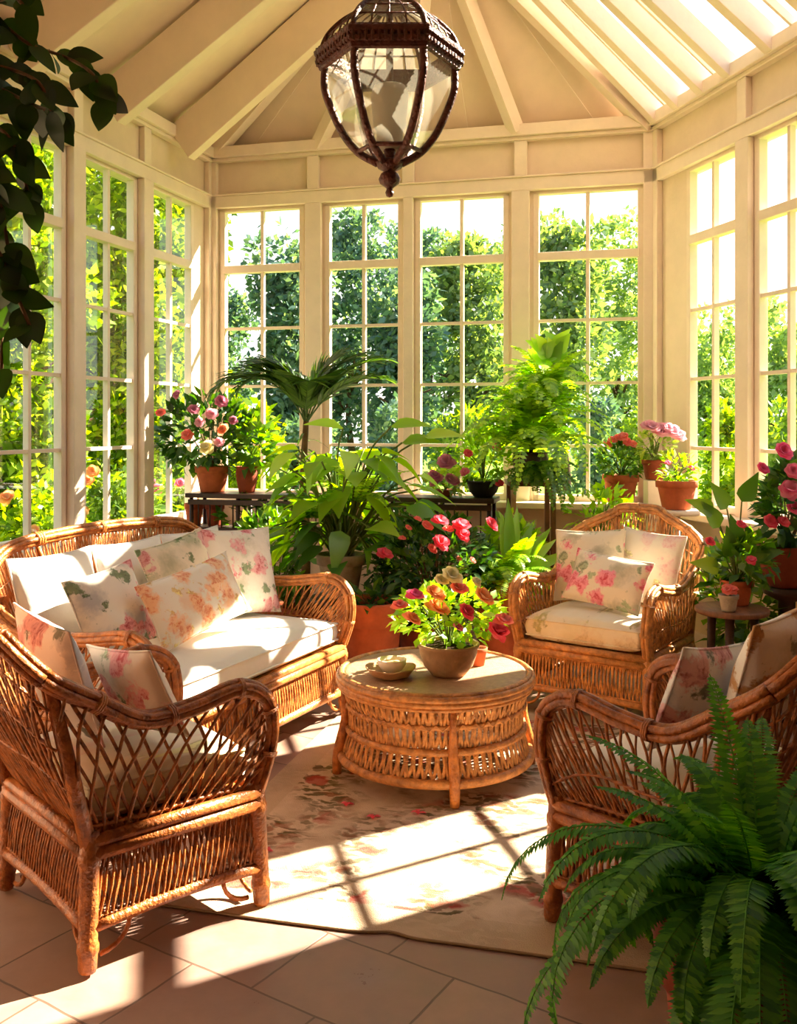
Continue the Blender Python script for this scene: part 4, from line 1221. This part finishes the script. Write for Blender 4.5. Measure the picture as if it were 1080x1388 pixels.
for px, py, dx, dz in ((985,690,-.4,.7),(975,715,-.5,.8),(1000,740,-.2,.8),(1015,755,.6,.2),(968,695,-.7,.4),(1005,680,.3,.7),(990,755,-.1,.6),(1000,770,.4,.3),(975,770,-.6,.2)):
    tip = P(px, py, 4.98) - b.location; s0 = V((0,0,.11)); sm.tube(cat_rom([s0, s0.lerp(tip,.6)+V((0,0,.03)), tip], 4), .004, 5)
    mb.blade(tip, V((dx,-.3,dz)), V((0,-1,.5)), .17, .10, 6, .25, .2, heart)
mb.build('large_leaves', MAT['lf_mid'], b); sm.build('stems', MAT['stem'], b)
for px, py in ((1004,712),(962,735),(1018,760)): bloom(b, 'p_red', P(px, py, 4.86)-b.location, .024, (0,-.6,.8))
q4 = P(1066, 795, 5.25)
st = plant('plant_stand', 'plain dark wooden pedestal under the hot pink rose pot at the right edge', 'stand', (q4.x, q4.y, 0))
mb = MB(); mb.lathe([(.14,0),(.14,.03),(.05,.06),(.045,q4.z-.08),(.12,q4.z-.04),(.13,q4.z-.002),(0,q4.z-.002)], n=24); mb.build('pedestal', MAT['darkwood'], st)
b = plant('rose_pot', 'brown pot of hot pink roses with dark leaves beside the right window', 'plant', q4)
pot('pot', MAT['terra_d'], b, .155, .23, 0, 'bowl')
bush(b, MAT['lf_dark'], (.04, -.03, .42), (.20, .18, .27), 480, .10, .06, (0,0,.2), 14)
for px, py, mk, r in ((1061,613,'p_hot',.045),(1033,636,'p_hot',.032),(1071,665,'p_pink',.05),(1076,690,'p_hot',.04),(1043,708,'p_red',.036),(1060,708,'p_red',.034),(1075,640,'p_pink',.04)):
    bloom(b, mk, P(px, py, 5.05)-b.location, r, (rnd(-.3,.2), -.7, .6))

# --- foreground fern
random.seed(21)
FX, FY = .745, 1.98
b = plant('potted_fern', 'large dark green fern in a tall terracotta pot in the near corner of the floor', 'fern', (FX, FY, 0))
pot('pot', MAT['terra_d'], b, .21, .60)
fern(b, MAT['lf_fern_d'], (0, 0, .60), 78, .62, .056, 60, (.2, 1.3), (1.9, 3.2), separate=True, pw=.0125, azl=lambda a: .66 if .3 < a < 2.9 else 1.0)
fern(b, MAT['lf_fern_d'], (0, 0, .62), 20, .46, .055, 42, (.95, 1.45), (.7, 1.5), separate=True, pw=.012)

# --- hanging vine, upper left
random.seed(14)
HY = 2.05
b = plant('hanging_vine', 'dark leafy vine trailing from a hanging basket at the upper left corner', 'vine', (-1.12, HY, 2.18))
mb = MB(); mb.lathe([(0,0),(.08,.005),(.15,.08),(.17,.16),(.165,.17),(.15,.15),(0,.14)], n=24); mb.build('basket', MAT['darkwood'], b)
mb = MB()
for k in range(3):
    a = k*2*pi/3; mb.tube([V((.165*cos(a), .165*sin(a), .165)), V((0,0,.75))], .004, 5)
mb.tube([V((0,0,.75)), V((0,0,2.62))], .006, 6); mb.build('hanging_cord', MAT['black'], b)
sm, lm = MB(), MB()
paths = [[(-80,60),(-10,30),(40,60),(90,78),(125,100),(140,135)], [(-60,100),(0,120),(40,140),(65,150),(72,155)], [(-50,160),(-10,170),(15,190),(30,230),(40,270)],
         [(-60,200),(-20,230),(0,270),(10,330),(20,390),(40,440)], [(-60,260),(-15,320),(10,370),(5,430),(2,500)], [(-70,30),(-20,10),(15,-5),(30,5)], [(-60,80),(0,90),(50,110),(70,150)]]
for pth in paths:
    w = cat_rom([P(x, y, HY + rnd(-.12,.12)) - b.location for x, y in pth], 6)
    sm.tube([V((rnd(-.05,.05),rnd(-.05,.05),.15)), V((.1,0,.28)).lerp(w[0], .5)] + w, .004, 5)
    for i in range(2, len(w)):
        if i % 3 != 2:
            T = (w[min(i+1,len(w)-1)]-w[i-1]).normalized()
            d = (T*.5 + rdir()*.7 + V((0,-.1,-.35))).normalized()
            lm.blade(w[i], d, V((0,-1,.4))+rdir()*.5, rnd(.06,.09), rnd(.045,.06), 9, rnd(.1,.4), .12, ovate)
sm.build('stems', MAT['twig'], b); lm.build('leaves', MAT['lf_vine'], b)

# ------------------------------------------------------------------ lantern
LX, LY = (528-540)/F*3.25, 3.25
def lz(py): return CZ + (HOR-py)/F*LY
ln = plant('hanging_lantern', 'large six sided bronze and glass lantern hanging from the ridge', 'lantern', (LX, LY, lz(268)))
ln.rotation_euler = (0, 0, 0)
z0 = lz(268); pz = lambda py: lz(py) - z0; sc_ = LY/F
def hexp(r, z, k, rot=0): a = k*pi/3 + rot; return V((r*cos(a), r*sin(a), z))
prof = [(97*sc_*.90, pz(88)), (88*sc_, pz(120)), (78*sc_, pz(150)), (62*sc_, pz(183)), (42*sc_, pz(207)), (16*sc_, pz(222))]
for k in range(6):
    mb = MB()
    mb.tube(cat_rom([hexp(r, z, k) for r, z in prof], 4), .0135, 7); mb.build('rib', MAT['bronze'], ln)
    mb = MB(); rows = []
    for r, z in prof[:5]:
        a_, b_ = hexp(r*.985, z, k), hexp(r*.985, z, k+1); rows.append([a_, a_.lerp(b_, .5), b_])
    mb.quad_strip_grid(rows); mb.build('glass_panel', MAT['lglass'], ln)
mb = MB()
for rr, zz, q in ((97*sc_, pz(72), .016), (97*sc_*1.0, pz(84), .012), (97*sc_*.95, pz(92), .012)):
    mb.tube([hexp(rr, zz, k) for k in range(7)], q, 6)
rows = [[hexp(97*sc_*1.02, pz(66), k) for k in range(6)], [hexp(97*sc_*1.0, pz(92), k) for k in range(6)], [hexp(97*sc_*.9, pz(92), k) for k in range(6)], [hexp(97*sc_*.9, pz(66), k) for k in range(6)]]
mb.quad_strip_grid(rows, close_u=True, close_v=True)
for k in range(6):
    for t in range(12):
        p = hexp(97*sc_*1.025, pz(79), k).lerp(hexp(97*sc_*1.025, pz(79), k+1), (t+.5)/12)
        mb.tube([p + V((0,0,-.025)), p + V((0,0,.03))], .007, 5)
mb.build('crown_ring', MAT['bronze'], ln, False)
dome = [(94*sc_, pz(70)), (84*sc_, pz(48)), (66*sc_, pz(30)), (46*sc_, pz(18)), (26*sc_, pz(10))]
for k in range(6):
    mb = MB(); mb.tube(cat_rom([hexp(r, z, k) for r, z in dome], 4), .010, 6); mb.build('dome_rib', MAT['bronze'], ln)
    mb = MB()
    for t in (.25, .5, .75):
        mb.tube([hexp(r, z, k).lerp(hexp(r, z, k+1), t) for r, z in dome], .003, 5)
    mb.tube([hexp(dome[1][0], dome[1][1], k), hexp(dome[1][0], dome[1][1], k+1)], .003, 5)
    mb.tube([hexp(dome[2][0], dome[2][1], k), hexp(dome[2][0], dome[2][1], k+1)], .003, 5); mb.build('dome_bars', MAT['bronze'], ln)
    mb = MB(); mb.quad_strip_grid([[hexp(r*.98, z, k), hexp(r*.98, z, k+1)] for r, z in dome]); mb.build('dome_glass', MAT['lglass'], ln)
mb = MB(); mb.lathe([(22*sc_, pz(14)), (30*sc_, pz(8)), (26*sc_, pz(6)), (24*sc_, pz(2)), (36*sc_, pz(-4)), (42*sc_, pz(-10)), (38*sc_, pz(-13)), (20*sc_, pz(-20)), (12*sc_, pz(-34)), (0, pz(-36))], n=24); mb.build('cap', MAT['bronze'], ln)
mb = MB(); mb.lathe([(0, pz(268)), (4.5*sc_, pz(266)), (6*sc_, pz(261)), (4*sc_, pz(256)), (6*sc_, pz(254)), (13*sc_, pz(249)), (15*sc_, pz(243)), (12*sc_, pz(236)), (8*sc_, pz(233)), (16*sc_, pz(228)), (20*sc_, pz(221)), (14*sc_, pz(217)), (0, pz(216))], n=24); mb.build('finial', MAT['bronze'], ln)
mb = MB(); mb.tube([hexp(44*sc_, pz(206), k) for k in range(7)], .008, 6)
for k in range(6): mb.tube(cat_rom([hexp(44*sc_, pz(206), k), hexp(30*sc_, pz(216), k), hexp(12*sc_, pz(224), k)], 3), .006, 5)
mb.build('lower_ring', MAT['bronze'], ln)
mb = MB(); mb.lathe([(16*sc_, pz(203)), (18*sc_, pz(200)), (18*sc_, pz(178)), (22*sc_, pz(172)), (26*sc_, pz(130)), (22*sc_, pz(118)), (0, pz(116))], n=20); mb.build('lamp_sleeve', MAT['candle'], ln)
mb = MB(); mb.tube([V((0,0,pz(222))), V((0,0,pz(200)))], .02, 8); mb.tube([V((0,0,pz(118))), V((0,0,pz(10)))], .012, 8); mb.build('lamp_rod', MAT['bronze'], ln)
ch = MB(); zt = 5.28 - z0; zz = pz(-34)
ch.tube([V((0,0,zz)), V((0,0,zt))], .008, 8); ch.build('hanging_rod', MAT['bronze'], ln)

# ------------------------------------------------------------------ garden
mb = MB(); mb.v = [V((-40,-15,-.15)), V((40,-15,-.15)), V((40,60,-.15)), V((-40,60,-.15))]; mb.f = [(0,1,2,3)]
tag(mb.build('lawn', MAT['grass']), 'sunny lawn around the sunroom', 'lawn', None, 'structure')
def crown_mesh(seed, n, blobs, leaf, noise_s=.9, thr=-.05):
    """leaf cloud in a unit-ish box: x,y in -1..1, z 0..1 (scaled later)"""
    random.seed(seed); mb = MB(); k = 0
    while k < n:
        cx, cy, cz, r = random.choice(blobs)
        d = rdir(); rr = rnd(.55, 1)
        p = V((cx, cy, cz)) + d*r*rr
        if NZ.noise(p*noise_s*4 + V((seed*3.1, 0, 0))) < thr: 
            if random.random() < .8: continue
        k += 1
        dd = (d*.6 + rdir()).normalized()
        mb.card(p, dd, rdir(), leaf*rnd(.6, 1.4), leaf*.6*rnd(.7, 1.3))
    return mb
def garden(name, label, cat, loc, mk, seed, n, blobs, leaf, trunk_h, trunk_r, group=None, thr=-.05, crownname='crown', ns=.9):
    t = plant(name, label, cat, loc, group)
    crown_mesh(seed, n, blobs, leaf, ns, thr).build(crownname, MAT[mk], t)
    m2 = MB()
    m2.tube(cat_rom([V((0,0,-.15)), V((.05,0,trunk_h*.4)), V((-.05,.03,trunk_h)), V((0,0,trunk_h*1.6))], 4), [trunk_r*(1-.05*i) for i in range(13)], 8)
    for k in range(5):
        a = rnd(0, 6.28); p = V((0,0,trunk_h*rnd(.8,1.4))); e = p + V((cos(a), sin(a), .8))*trunk_h*.45
        m2.tube([p, p.lerp(e,.5)+V((0,0,.1)), e], [trunk_r*.5, trunk_r*.35, trunk_r*.15], 6)
    m2.build('trunk', MAT['bark'], t)
    return t
def blobs_tree(seed, w, z0, z1, k, r):
    random.seed(seed)
    return [(rnd(-w, w), rnd(-w, w), rnd(z0, z1), r*rnd(.7, 1.2)) for _ in range(k)]
def K(px, Y): return (px-540)/F*Y
# sunny shrubs and trees outside the left windows
PLAN = []
def site(x, y, r, lab):
    for (a, b, q, l2) in PLAN:
        d = sqrt((a-x)**2 + (b-y)**2)
        if d < r + q - .05 and DEBUG: print('PLAN', lab, '|', l2, round(r+q-d, 2))
    PLAN.append((x, y, r, lab))
DEBUG = True
Lw = [(10, 10.2, 1.25, 'tr_lime', 'nearest sunlit yellow green tree outside the left windows'), (185, 12.3, 1.3, 'tr_lime', 'sunlit yellow green tree outside the left window next to the corner'),
      (-200, 11.0, 1.25, 'tr_lime', 'yellow green tree furthest to the left outside the left windows'), (60, 14.2, 1.2, 'tr_lime', 'sunlit yellow green tree standing between two nearer ones at the left'),
      (-60, 16.2, 1.2, 'tr_mid', 'greener tree behind the sunlit yellow green trees at the far left'), (245, 15.6, 1.3, 'tr_mid', 'mid green tree behind the corner of the left windows'),
      (130, 18.2, 1.4, 'tr_mid', 'mid green tree deep behind the sunlit trees at the left'),
      (222, 20.6, 1.5, 'tr_mid', 'far green tree behind the post between the left corner window and its neighbour'), (55, 20.8, 1.5, 'tr_mid', 'far green tree glimpsed between the nearest trees at the left')]
for i, (px, y, r, mk, lab) in enumerate(Lw):
    x = K(px, y); h = 1.6 + (HOR-120)/F*y; site(x, y, r, lab)
    garden('garden_tree', lab, 'tree', (x, y, 0), mk, 40+i, 15000, blobs_tree(60+i, r-.78, .7, h-.3, 48, .5), .13, 1.5, .09, None, -.15, ns=.8)
for i, (px, y, mk, fl, lab) in enumerate(((40, 7.9, 'tr_lime', 'p_orange', 'low flowering bush with orange blooms right outside the left windows'), (172, 9.3, 'tr_mid', 'p_orange', 'low green bush with orange blooms outside the second left window'),
                              (238, 10.9, 'tr_mid', 'p_pink', 'low green bush with pink blooms outside the left corner window'))):
    site(K(px, y), y, .5, lab)
    t = garden('garden_bush', lab, 'bush', (K(px, y), y, 0), mk, 80+i, 2000, blobs_tree(90+i, .2, .3, 1.0, 12, .27), .08, .3, .04, None, -.1, 'foliage')
    for k in range(9):
        a = rnd(3.6, 5.8); bloom(t, fl, V((.45*cos(a), .45*sin(a), rnd(.5,1.25))), .055, (0,-.8,.5))
# trees behind the house
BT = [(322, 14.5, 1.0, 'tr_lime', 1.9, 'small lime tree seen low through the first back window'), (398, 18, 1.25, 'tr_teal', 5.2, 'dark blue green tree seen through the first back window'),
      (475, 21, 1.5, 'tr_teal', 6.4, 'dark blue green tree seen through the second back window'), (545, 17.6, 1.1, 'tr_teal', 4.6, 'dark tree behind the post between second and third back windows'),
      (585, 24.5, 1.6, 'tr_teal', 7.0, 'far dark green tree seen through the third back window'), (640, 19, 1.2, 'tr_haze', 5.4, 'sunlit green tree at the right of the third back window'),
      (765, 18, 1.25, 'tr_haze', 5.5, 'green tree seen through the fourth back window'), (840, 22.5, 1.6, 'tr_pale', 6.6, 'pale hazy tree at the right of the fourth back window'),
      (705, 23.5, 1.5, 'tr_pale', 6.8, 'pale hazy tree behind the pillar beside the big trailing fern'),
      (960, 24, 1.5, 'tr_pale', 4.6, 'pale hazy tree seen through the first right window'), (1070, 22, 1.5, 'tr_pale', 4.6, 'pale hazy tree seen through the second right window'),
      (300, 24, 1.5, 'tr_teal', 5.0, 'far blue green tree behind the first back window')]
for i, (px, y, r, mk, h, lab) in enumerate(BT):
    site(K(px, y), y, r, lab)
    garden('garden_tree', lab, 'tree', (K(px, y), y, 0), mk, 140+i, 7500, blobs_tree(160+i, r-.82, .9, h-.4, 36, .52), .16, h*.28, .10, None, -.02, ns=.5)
for i, (px, y, mk, lab) in enumerate(((325, 12.5, 'tr_lime', 'bright low bush outside the first back window'), (430, 12.6, 'tr_teal', 'dark low bush outside the second back window'), (535, 13.4, 'tr_teal', 'dark low bush outside the middle of the back wall'),
                                      (625, 12.4, 'tr_mid', 'green low bush outside the third back window'), (715, 13.2, 'tr_mid', 'green low bush behind the big trailing fern'), (805, 12.2, 'tr_teal', 'dark low bush outside the fourth back window'),
                                      (890, 11.2, 'tr_mid', 'green low bush outside the back right corner'), (985, 12.0, 'tr_lime', 'lime yellow bush outside the first right window'), (1085, 10.3, 'tr_mid', 'green bush outside the second right window'))):
    site(K(px, y), y, .46, lab)
    garden('garden_bush', lab, 'bush', (K(px, y), y, 0), mk, 180+i, 2400, blobs_tree(200+i, .2, .3, 1.75, 16, .24), .10, .4, .05, None, -.1, 'foliage')

# ------------------------------------------------------------------ light, sky, camera
w = bpy.data.worlds.new('sky'); SC.world = w; w.use_nodes = True
nt = w.node_tree; nt.nodes.clear()
ow = N(nt, 'ShaderNodeOutputWorld'); bg = N(nt, 'ShaderNodeBackground'); bg.inputs[1].default_value = 2.1
tc = N(nt, 'ShaderNodeTexCoord'); sp = N(nt, 'ShaderNodeSeparateXYZ'); L(nt, tc.outputs['Generated'], sp.inputs[0])
L(nt, ramp(nt, sp.outputs[2], [(0, (1.0,.95,.87)), (.25, (.92,.94,.97)), (1, (.50,.70,1.0))]), bg.inputs[0]); L(nt, bg.outputs[0], ow.inputs[0])
sl = bpy.data.lights.new('sun', 'SUN'); sl.energy = 46; sl.angle = R(.55); sl.color = (1, .86, .68)
so = bpy.data.objects.new('sun', sl); COL.objects.link(so)
el = R(37); hd = V((-.86, -.51, 0)).normalized()
dv = hd*cos(el) + V((0, 0, -sin(el)))
so.rotation_euler = dv.to_track_quat('-Z', 'Y').to_euler(); so.location = (8, 10, 9)

cam = bpy.data.cameras.new('camera'); co = bpy.data.objects.new('camera', cam); COL.objects.link(co)
co.location = (0, 0, CZ); co.rotation_euler = (R(90), 0, 0)
cam.sensor_fit = 'HORIZONTAL'; cam.sensor_width = 36; cam.lens = F/1080*36; cam.shift_y = -(694-HOR)/1080
cam.clip_end = 200
SC.camera = co
SC.view_settings.view_transform = 'Standard'
SC.view_settings.look = 'None'
SC.view_settings.exposure = -0.2
cy = SC.cycles
cy.max_bounces = 8; cy.diffuse_bounces = 4; cy.glossy_bounces = 3; cy.transmission_bounces = 4; cy.transparent_max_bounces = 16
cy.caustics_reflective = False; cy.caustics_refractive = False; cy.sample_clamp_indirect = 6
cy.use_denoising = True
